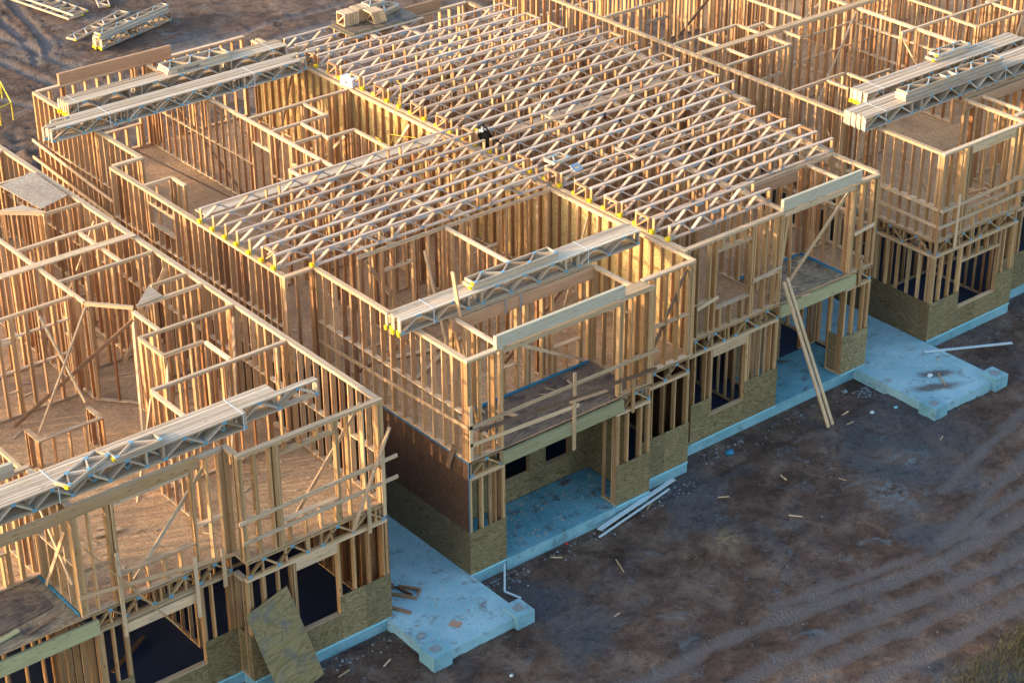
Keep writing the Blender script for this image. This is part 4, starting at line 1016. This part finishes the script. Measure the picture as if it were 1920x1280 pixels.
# ================= ground level things =================
def patio(name, x0, x1, y0, label, pitch):
    cx = (x0 + x1) / 2; r = empty(name, (cx, -1, 0), label, 'patio')
    mb = MB(); mb.slab(x0 - cx, x1 - cx, y0 + 1, 9.0, -.42, -.008); link_local('slab', mb.mesh('slab', M['conc'] if x0 < 0 else M['concsoil']), r)
    for sx in (x0 + .12, x1 - .02):
        f = MB(); f.slab(sx - cx - .28, sx - cx + .24, y0 + 1 - .14, y0 + 1 + .44, -.5, .10)
        q = link_local('footing', f.mesh('footing', M['concedge']), r)
        f = MB(); u = .016
        f.slab(sx - cx - .15, sx - cx + .11, y0 + 1 + .03, y0 + 1 + .27, .101, .104); link_local('post_mark', f.mesh('post_mark', M['rock']), q)
    return r
patio('concrete_patio', -2.60, .0, -2.02, 'bluish concrete patio strip between the left and middle blocks with two square footings', 0)
patio('concrete_patio', 14.70, 17.45, -2.05, 'bluish concrete patio strip between the middle and right blocks with two square footings', 0)
for nm, (a, b), lab in (('leaning_timber', ((11.25, .72, 4.0), (12.05, -.55, -.24)), 'long timber leaning on the right porch deck, the left one of a pair'), ('leaning_timber', ((11.46, .80, 4.02), (12.24, -.52, -.24)), 'long timber leaning on the right porch deck, the right one of a pair')):
    mb = MB(); mb.box(a, b, .089, .05, (0, 1, 0)); tag(mb.build(nm, M['plate']), lab, 'timber')
mb = MB(); mb.box((11.62, 1.02, 5.85), (11.25, 1.0, 3.3), .089, .04, (0, 1, 0)); tag(mb.build('leaning_timber', M['front']), 'upright pale timber standing on the right porch deck against the header', 'timber')
# leaning plywood sheet
me = MB(); me.slab(-.61, .61, -.009, .009, 0, 2.44)
o = me.build('plywood_sheet', M['plyold'])
bl_, br_, tl_ = Vector((-5.62, -.62, -.25)), Vector((-4.60, -.62, -.25)), None
o.location = (-5.42, -.80, -.24); ez = Vector((-.42, .58, 2.20)).normalized(); ex = Vector((1, .12, .12)); ex = (ex - ez * ex.dot(ez)).normalized(); ey = ez.cross(ex)
mw = Matrix((ex, ey, ez)).transposed().to_4x4(); mw.translation = o.location; o.matrix_world = mw
tag(o, 'stained grey plywood sheet leaning askew against the left block front', 'plywood')
def strip(name, a, b, w, h, mat, label, cat, up=(0, 0, 1)):
    mb = MB(); mb.box(a, b, w, h, up); return tag(mb.build(name, M[mat]), label, cat)
strip('pipe_strip', (16.9, .24, .05), (19.55, -.85, -.13), .09, .03, 'white', 'long pale strip lying across the edge of the right patio', 'strip')
strip('pipe_strip', (3.86, -.33, -.18), (6.9, .16, -.16), .12, .03, 'white', 'wide white strip on the dirt before the middle block, the upper of two', 'strip')
strip('pipe_strip', (3.66, -.56, -.2), (6.5, -.1, -.17), .05, .03, 'white', 'narrow white strip on the dirt before the middle block, the lower of two', 'strip')
strip('pipe_strip', (1.04, -.02, -.12), (.36, -.86, -.19), .05, .03, 'white', 'pale strip on the dirt from the middle block corner to the left patio footing', 'strip')
strip('pipe_strip', (.36, -.86, -.18), (.50, -1.30, -.19), .05, .03, 'white', 'short pale strip end beside the left patio footing', 'strip')
mb = MB(); mb.slab(-.1, .12, -.14, .14, 0, .012); o = mb.build('card_piece', M['card']); o.location = (-1.5, -1.32, -.006); o.rotation_euler = (0, 0, .5); tag(o, 'brown square card piece on the left patio', 'card')
flat_stack((-2.35, 1.05, -.006), 1.25, 1, 'broken brown truss offcut lying on the left patio beside the wall', rz=-.95, h=.38, mat='brace', tags=False, shifts=[(0, 0)])
strip('scrap_timber', (-2.3, .2, .02), (-2.05, -.32, .02), .089, .038, 'brace', 'short brown offcut at the edge of the left patio near the wall', 'timber')
SC = [(3.29, -1.75, .55, 1.2), (8.2, -3.0, .35, -.9), (9.2, -1.6, .25, 1.4), (1.9, -3.2, .2, .1), (-3.4, -1.2, .3, .4), (-4.4, -.9, .35, .2), (16.1, -1.1, .7, 1.0), (13.0, -.3, .3, .1), (5.7, -.2, .35, .5), (16.9, -.3, .15, .6), (21.6, .25, .3, .9), (12.7, -.75, .25, 0), (7.4, -1.2, .3, -.6), (10.4, -2.6, .22, 2), (2.3, -.5, .3, 2.5), (14.0, -2.9, .2, .4)]
PL = ['below the leaning pair of timbers', 'near the left patio', 'out on the dirt before the middle block', 'near the right patio']
for i, (x, y, L, a) in enumerate(SC):
    z = .0 if (-2.6 < x < 0 and y > -2) or (14.7 < x < 17.4 and y > -2) else ground_h(x, y)[0]
    dx, dy = math.cos(a) * L / 2, math.sin(a) * L / 2
    mb = MB(); mb.box((-dx, -dy, .012), (dx, dy, .012), U(.025, .04), .02, (0, 0, 1)); o = mb.build('wood_scrap', M['plate']); o.location = (x, y, z + .01)
    tag(o, 'pale wood offcut %s' % ('lying on the dirt before the blocks' if z < -.05 else 'lying on a patio slab'), 'offcut', 'wood offcuts lying about')
# rubbish
for i, (x, y, r_, m, lab, cat) in enumerate(((9.1, .3, .13, 'bluetape', 'crumpled blue sheet on the dirt under the right unit window', 'rubbish'), (2.95, -.12, .05, 'red', 'crushed red and white can at the porch slab edge', 'can'), (-2.2, -1.55, .06, 'cyantape', 'blue bottle by the left patio edge', 'bottle'), (-1.5, -3.4, .05, 'white', 'white crumpled wrapper on the dirt below the left patio', 'rubbish'),
                                        (13.6, -.75, .07, 'white', 'round pale lid on the dirt left of the right patio', 'lid'), (16.0, -.75, .09, 'white', 'white crumpled paper on the right patio', 'rubbish'), (-2.4, -1.2, .1, 'rock', 'grey lump of rubble at the left patio corner', 'rubble'), (13.9, .55, .09, 'rock', 'pale lump of rubble by the right porch pier', 'rubble'), (14.3, -1.0, .06, 'cyantape', 'pale blue bottle beside the right patio', 'bottle'))):
    z = -.008 if (-2.6 < x < 0 and y > -2) or (14.7 < x < 17.4 and y > -2) else ground_h(x, y)[0]
    sack('rubbish' if cat == 'rubbish' else cat, (x, y, z), r_, r_ * .8, r_ * .6, m, lab, cat, i * 3.1)
# rubble crumbs along the slab edges
mb = MB()
for i in range(420):
    sgm = random.choice([(0, 1.2, -.15), (1.1, 4.6, -.2), (4.6, 7.6, .05), (8.2, 14, .7), (14, 14.6, .4), (-6.3, -2.7, -.35), (17.6, 26, .4)])
    x = U(sgm[0], sgm[1]); y = sgm[2] - abs(random.gauss(0, .28)); s = U(.008, .03)
    z = ground_h(x, y)[0]; mb.box((x - s, y, z + s * .3), (x + s, y + U(-s, s), z + s * .3), s * 1.4, s)
for i in range(260):
    x = U(-6, 24); y = U(-11, -1); s = U(.006, .02)
    z = ground_h(x, y)[0]; mb.box((x - s, y, z + s * .3), (x + s, y + U(-s, s), z + s * .3), s * 1.4, s)
tag(mb.build('rubble_crumbs', M['rock']), kind='stuff')
# clods of dirt
cv = []; cf = []
for i in range(9000):
    if R() < .75: x, y = U(-6, 26), U(-11.5, -.3)
    else: x, y = U(2, 24), U(22.5, 46)
    if noise.noise(Vector((x * .6, y * .9, 11))) < U(-.25, .35): continue
    if (-2.9 < x < .3 and y > -2.3) or (14.3 < x < 17.9 and y > -2.3): continue
    z, rt = ground_h(x, y)
    if rt > .3: continue
    s = abs(random.gauss(0, .022)) + .008 + (.03 if y > 20 else 0) * R(); k = len(cv)
    for dx, dy, dz in ((1, 0, 0), (-1, 0, 0), (0, 1, 0), (0, -1, 0), (0, 0, .8), (0, 0, -.6)):
        cv.append((x + s * (dx + U(-.35, .35)), y + s * (dy + U(-.35, .35)), z + s * (.25 + dz + U(-.25, .25))))
    for a_ in ((0, 2, 4), (2, 1, 4), (1, 3, 4), (3, 0, 4), (2, 0, 5), (1, 2, 5), (3, 1, 5), (0, 3, 5)): cf.append([k + q for q in a_])
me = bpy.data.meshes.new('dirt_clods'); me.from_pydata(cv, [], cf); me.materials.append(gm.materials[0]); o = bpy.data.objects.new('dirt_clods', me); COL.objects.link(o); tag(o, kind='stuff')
# crumbs of wood on slabs and decks
mb = MB()
for i in range(420):
    if R() < .6: x, y, z = U(1.2, 5.2), U(.05, 1.8), .012
    elif R() < .5: x, y, z = U(-2.5, -.1), U(-1.9, 2.4), -.004
    else: x, y, z = U(14.8, 17.3), U(-1.9, 2), -.004
    s = abs(random.gauss(0, .04)) + .012; a = U(0, 3.1); mb.box((x, y, z), (x + s * math.cos(a), y + s * math.sin(a), z), .014, .008)
for i in range(260):
    x = random.choice([U(-9.5, -2.8), U(.3, 7.3), U(8, 15)]); y = U(.5, 14); s = U(.05, .35); a = U(0, 3.1)
    mb.box((x, y, Z2 + .02), (x + s * math.cos(a), y + s * math.sin(a), Z2 + .02), U(.02, .08), .015)
tag(mb.build('wood_crumbs', M['plate']), kind='stuff')
# timbers lying on the upper floors
for i, (a, b, w, lab) in enumerate((((1.2, 5.3, 3.25), (3.2, 4.7, 3.25), .14, 'board lying on the upper floor behind the middle block left wall, rear of two'), ((1.3, 3.9, 3.25), (3.6, 4.9, 3.27), .10, 'board lying on the upper floor behind the middle block left wall, front of two'),
                                ((1.9, 1.5, 3.24), (2.2, .9, 3.24), .12, 'short block standing on the left porch deck near the blue flashing'), ((3.6, .55, 3.24), (4.7, .4, 3.24), .089, 'flat timber on the left porch deck'), ((-8.3, 2.9, 3.24), (-7.7, 2.8, 3.24), .14, 'short block on the floor behind the left block bundle'), ((-8.8, 6.9, 3.24), (-8.4, 6.8, 3.24), .14, 'short block on the floor left of the stair half wall'))):
    strip('floor_timber', a, b, w, .038, 'plate', lab, 'timber')
for nm, pts, z, lab in (('deck_sheet', [(-12.6, .75), (-11.5, 1.0), (-10.25, 1.15), (-10.2, 1.9), (-10.9, 2.3), (-12.6, 2.2)], Z2 + .01, 'dark damp sheet lying on the left porch deck'),):
    mb = MB(); mb.prism(pts, z, z + .016); tag(mb.build(nm, M['deck']), lab, 'sheet')
strip('floor_timber', (-12.0, .7, 3.24), (-11.2, .85, 3.24), .10, .04, 'green', 'short green-tinted block on the left porch deck edge', 'timber')
strip('floor_timber', (-11.1, .62, 3.23), (-10.4, .80, 3.23), .05, .03, 'brace', 'thin brown strip on the left porch deck edge', 'timber')
strip('floor_timber', (-8.6, 2.2, .03), (-7.4, 2.9, .03), .10, .04, 'brace', 'brown timber on the indoor slab behind the wide left window opening', 'timber')
# yellow metal frame behind
r = empty('yellow_frame', (4.6, 34.6, -.2), 'bright yellow tubular frame standing on the dirt at the left edge', 'frame')
for p, q in (((.95, 1.3, .7), (.3, -.9, .7)), ((.3, -.9, .7), (-.3, -1.1, .7)), ((-.3, -1.1, .7), (.2, 1.2, .7)), ((.3, -.9, .7), (.3, -.9, 0)), ((-.3, -1.1, .7), (-.3, -1.1, 0)), ((.5, .2, .7), (0, .1, .7)), ((.95, 1.3, .7), (.95, 1.3, 0)), ((.2, 1.2, .7), (.2, 1.2, 0))):
    mb = MB(); mb.tube([p, q], .025, 8); link_local('tube', mb.mesh('tube', M['yellowpaint']), r)
# grass at the lower right corner
N = NT('dry_grass'); rn = N.n('ShaderNodeAttribute', attribute_name='tint'); s_ = N.n('ShaderNodeSeparateColor'); N.l(rn.outputs['Color'], s_.inputs[0])
M['grass'] = N.out(N.ramp(s_.outputs[0], [(0, (.05, .06, .02)), (.4, (.09, .10, .035)), (.7, (.16, .13, .06)), (1, (.24, .19, .10))]), .8)
gmv = []; gmf = []; gt = []
for i in range(30000):
    x = U(4.5, 13); y = U(-13, -9.4)
    # band beyond the dirt edge
    edge = -9.72 - max(0, 6.5 - x) * .5 - .10 * math.sin(x * 2.7) + U(-.25, .25)
    if y > edge or U(0, 1) > .75: continue
    z = ground_h(x, y)[0]; a = U(0, 6.3); hh = U(.05, .22); w = U(.004, .009); lx, ly = U(-.12, .12), U(-.12, .12)
    k = len(gmv); gmv += [(x - w * math.cos(a), y - w * math.sin(a), z - .01), (x + w * math.cos(a), y + w * math.sin(a), z - .01), (x + lx, y + ly, z + hh)]
    gmf.append((k, k + 1, k + 2)); gt += [R(), R(), R(), 1] * 3
me = bpy.data.meshes.new('grass'); me.from_pydata(gmv, [], gmf); ca = me.color_attributes.new('tint', 'FLOAT_COLOR', 'CORNER'); ca.data.foreach_set('color', gt); me.materials.append(M['grass'])
# all three corners of a blade share one tint
o = bpy.data.objects.new('grass', me); COL.objects.link(o); tag(o, kind='stuff')
# slab and pallets behind the right block
r = empty('pale_slab', (41, 17.5, 0), 'pale bluish slab with stacked sheets at the top right behind the right block', 'slab')
mb = MB(); mb.slab(-3, 4, -4, 4.5, -.4, -.02); link_local('slab', mb.mesh('slab', M['conc']), r)
for i in range(3):
    mb = MB(); mb.slab(-1.6 + i * 1.5, -.5 + i * 1.5, -2.4 + i, -.2 + i, 0, .18 + .06 * i); link_local('sheet_pile', mb.mesh('sheet_pile', M['white']), r)
# painted and stamped marks
def mark(txt, loc, size, rot, parent=None):
    cu = bpy.data.curves.new('m', 'FONT'); cu.body = txt; cu.size = size; cu.extrude = .0015
    t_ = bpy.data.objects.new('m', cu); dg = bpy.context.evaluated_depsgraph_get()
    COL.objects.link(t_); bpy.context.view_layer.update(); dg = bpy.context.evaluated_depsgraph_get()
    me = bpy.data.meshes.new_from_object(t_.evaluated_get(dg)); bpy.data.objects.remove(t_)
    me.materials.clear(); me.materials.append(M['black'])
    o = bpy.data.objects.new('painted_mark', me); COL.objects.link(o); o.location = loc; o.rotation_euler = rot
    if parent: o.parent = parent; o.matrix_parent_inverse = parent.matrix_basis.inverted()
    return o
h90 = math.radians(90)
for tx, y, z in (('7', 2.42, 2.90), ('9', 1.78, 2.93), ('4', 1.05, 2.86)): mark(tx, (17.497, y, z), .26, (h90, 0, -h90), Cc.root)
mark('RT-MNH+NEL', (3.75, 18.925 - .012, TOP + .45), .13, (h90, 0, 0))['label'] = 'black scrawled letters on the side of the short truss pair'
bpy.data.objects['painted_mark.003'].parent = next(o for o in bpy.data.objects if o.name.startswith('truss_stack') and 'black writing' in o.get('label', ''))
q = bpy.data.objects['painted_mark.003']; q.matrix_parent_inverse = q.parent.matrix_basis.inverted()

# ================= light, sky, camera =================
AZ = Vector((-.90, .42, 0)).normalized(); EL = math.radians(11)
sd = (AZ * math.cos(EL) + Vector((0, 0, math.sin(EL))))
sun = bpy.data.lights.new('sun', 'SUN'); sun.energy = 1.45; sun.angle = math.radians(.8); sun.color = (1, .72, .44)
so = bpy.data.objects.new('sun', sun); COL.objects.link(so); so.rotation_euler = sd.to_track_quat('Z', 'Y').to_euler()
w = bpy.data.worlds.new('World'); sc.world = w; w.use_nodes = True; nt = w.node_tree
sky = nt.nodes.new('ShaderNodeTexSky'); sky.sky_type = 'NISHITA'; sky.sun_disc = False; sky.sun_elevation = EL
sky.sun_rotation = math.atan2(sd.x, sd.y); sky.air_density = 1.0; sky.dust_density = 2.5; sky.ozone_density = 1.0
nt.links.new(sky.outputs[0], nt.nodes['Background'].inputs[0]); nt.nodes['Background'].inputs[1].default_value = .15
cam = bpy.data.cameras.new('camera'); co = bpy.data.objects.new('camera', cam); COL.objects.link(co); sc.camera = co
yaw, pitch, roll, f = .6800054338, .5047631419, -.0072287569, 3776.174
cy, sy, cp, sp = math.cos(yaw), math.sin(yaw), math.cos(pitch), math.sin(pitch)
F = Vector((sy * cp, cy * cp, -sp)); r0 = Vector((cy, -sy, 0)); u0 = r0.cross(F)
rr = r0 * math.cos(roll) + u0 * math.sin(roll); uu = u0 * math.cos(roll) - r0 * math.sin(roll)
mw = Matrix((rr, uu, -F)).transposed().to_4x4(); mw.translation = CAM; co.matrix_world = mw
cam.sensor_width = 36; cam.lens = f / 1920 * 36; cam.clip_end = 3000; cam.clip_start = .5
sc.view_settings.view_transform = 'Standard'; sc.view_settings.look = 'None'; sc.view_settings.gamma = 1; sc.view_settings.exposure = 2.03
sc.cycles.max_bounces = 5; sc.cycles.diffuse_bounces = 3
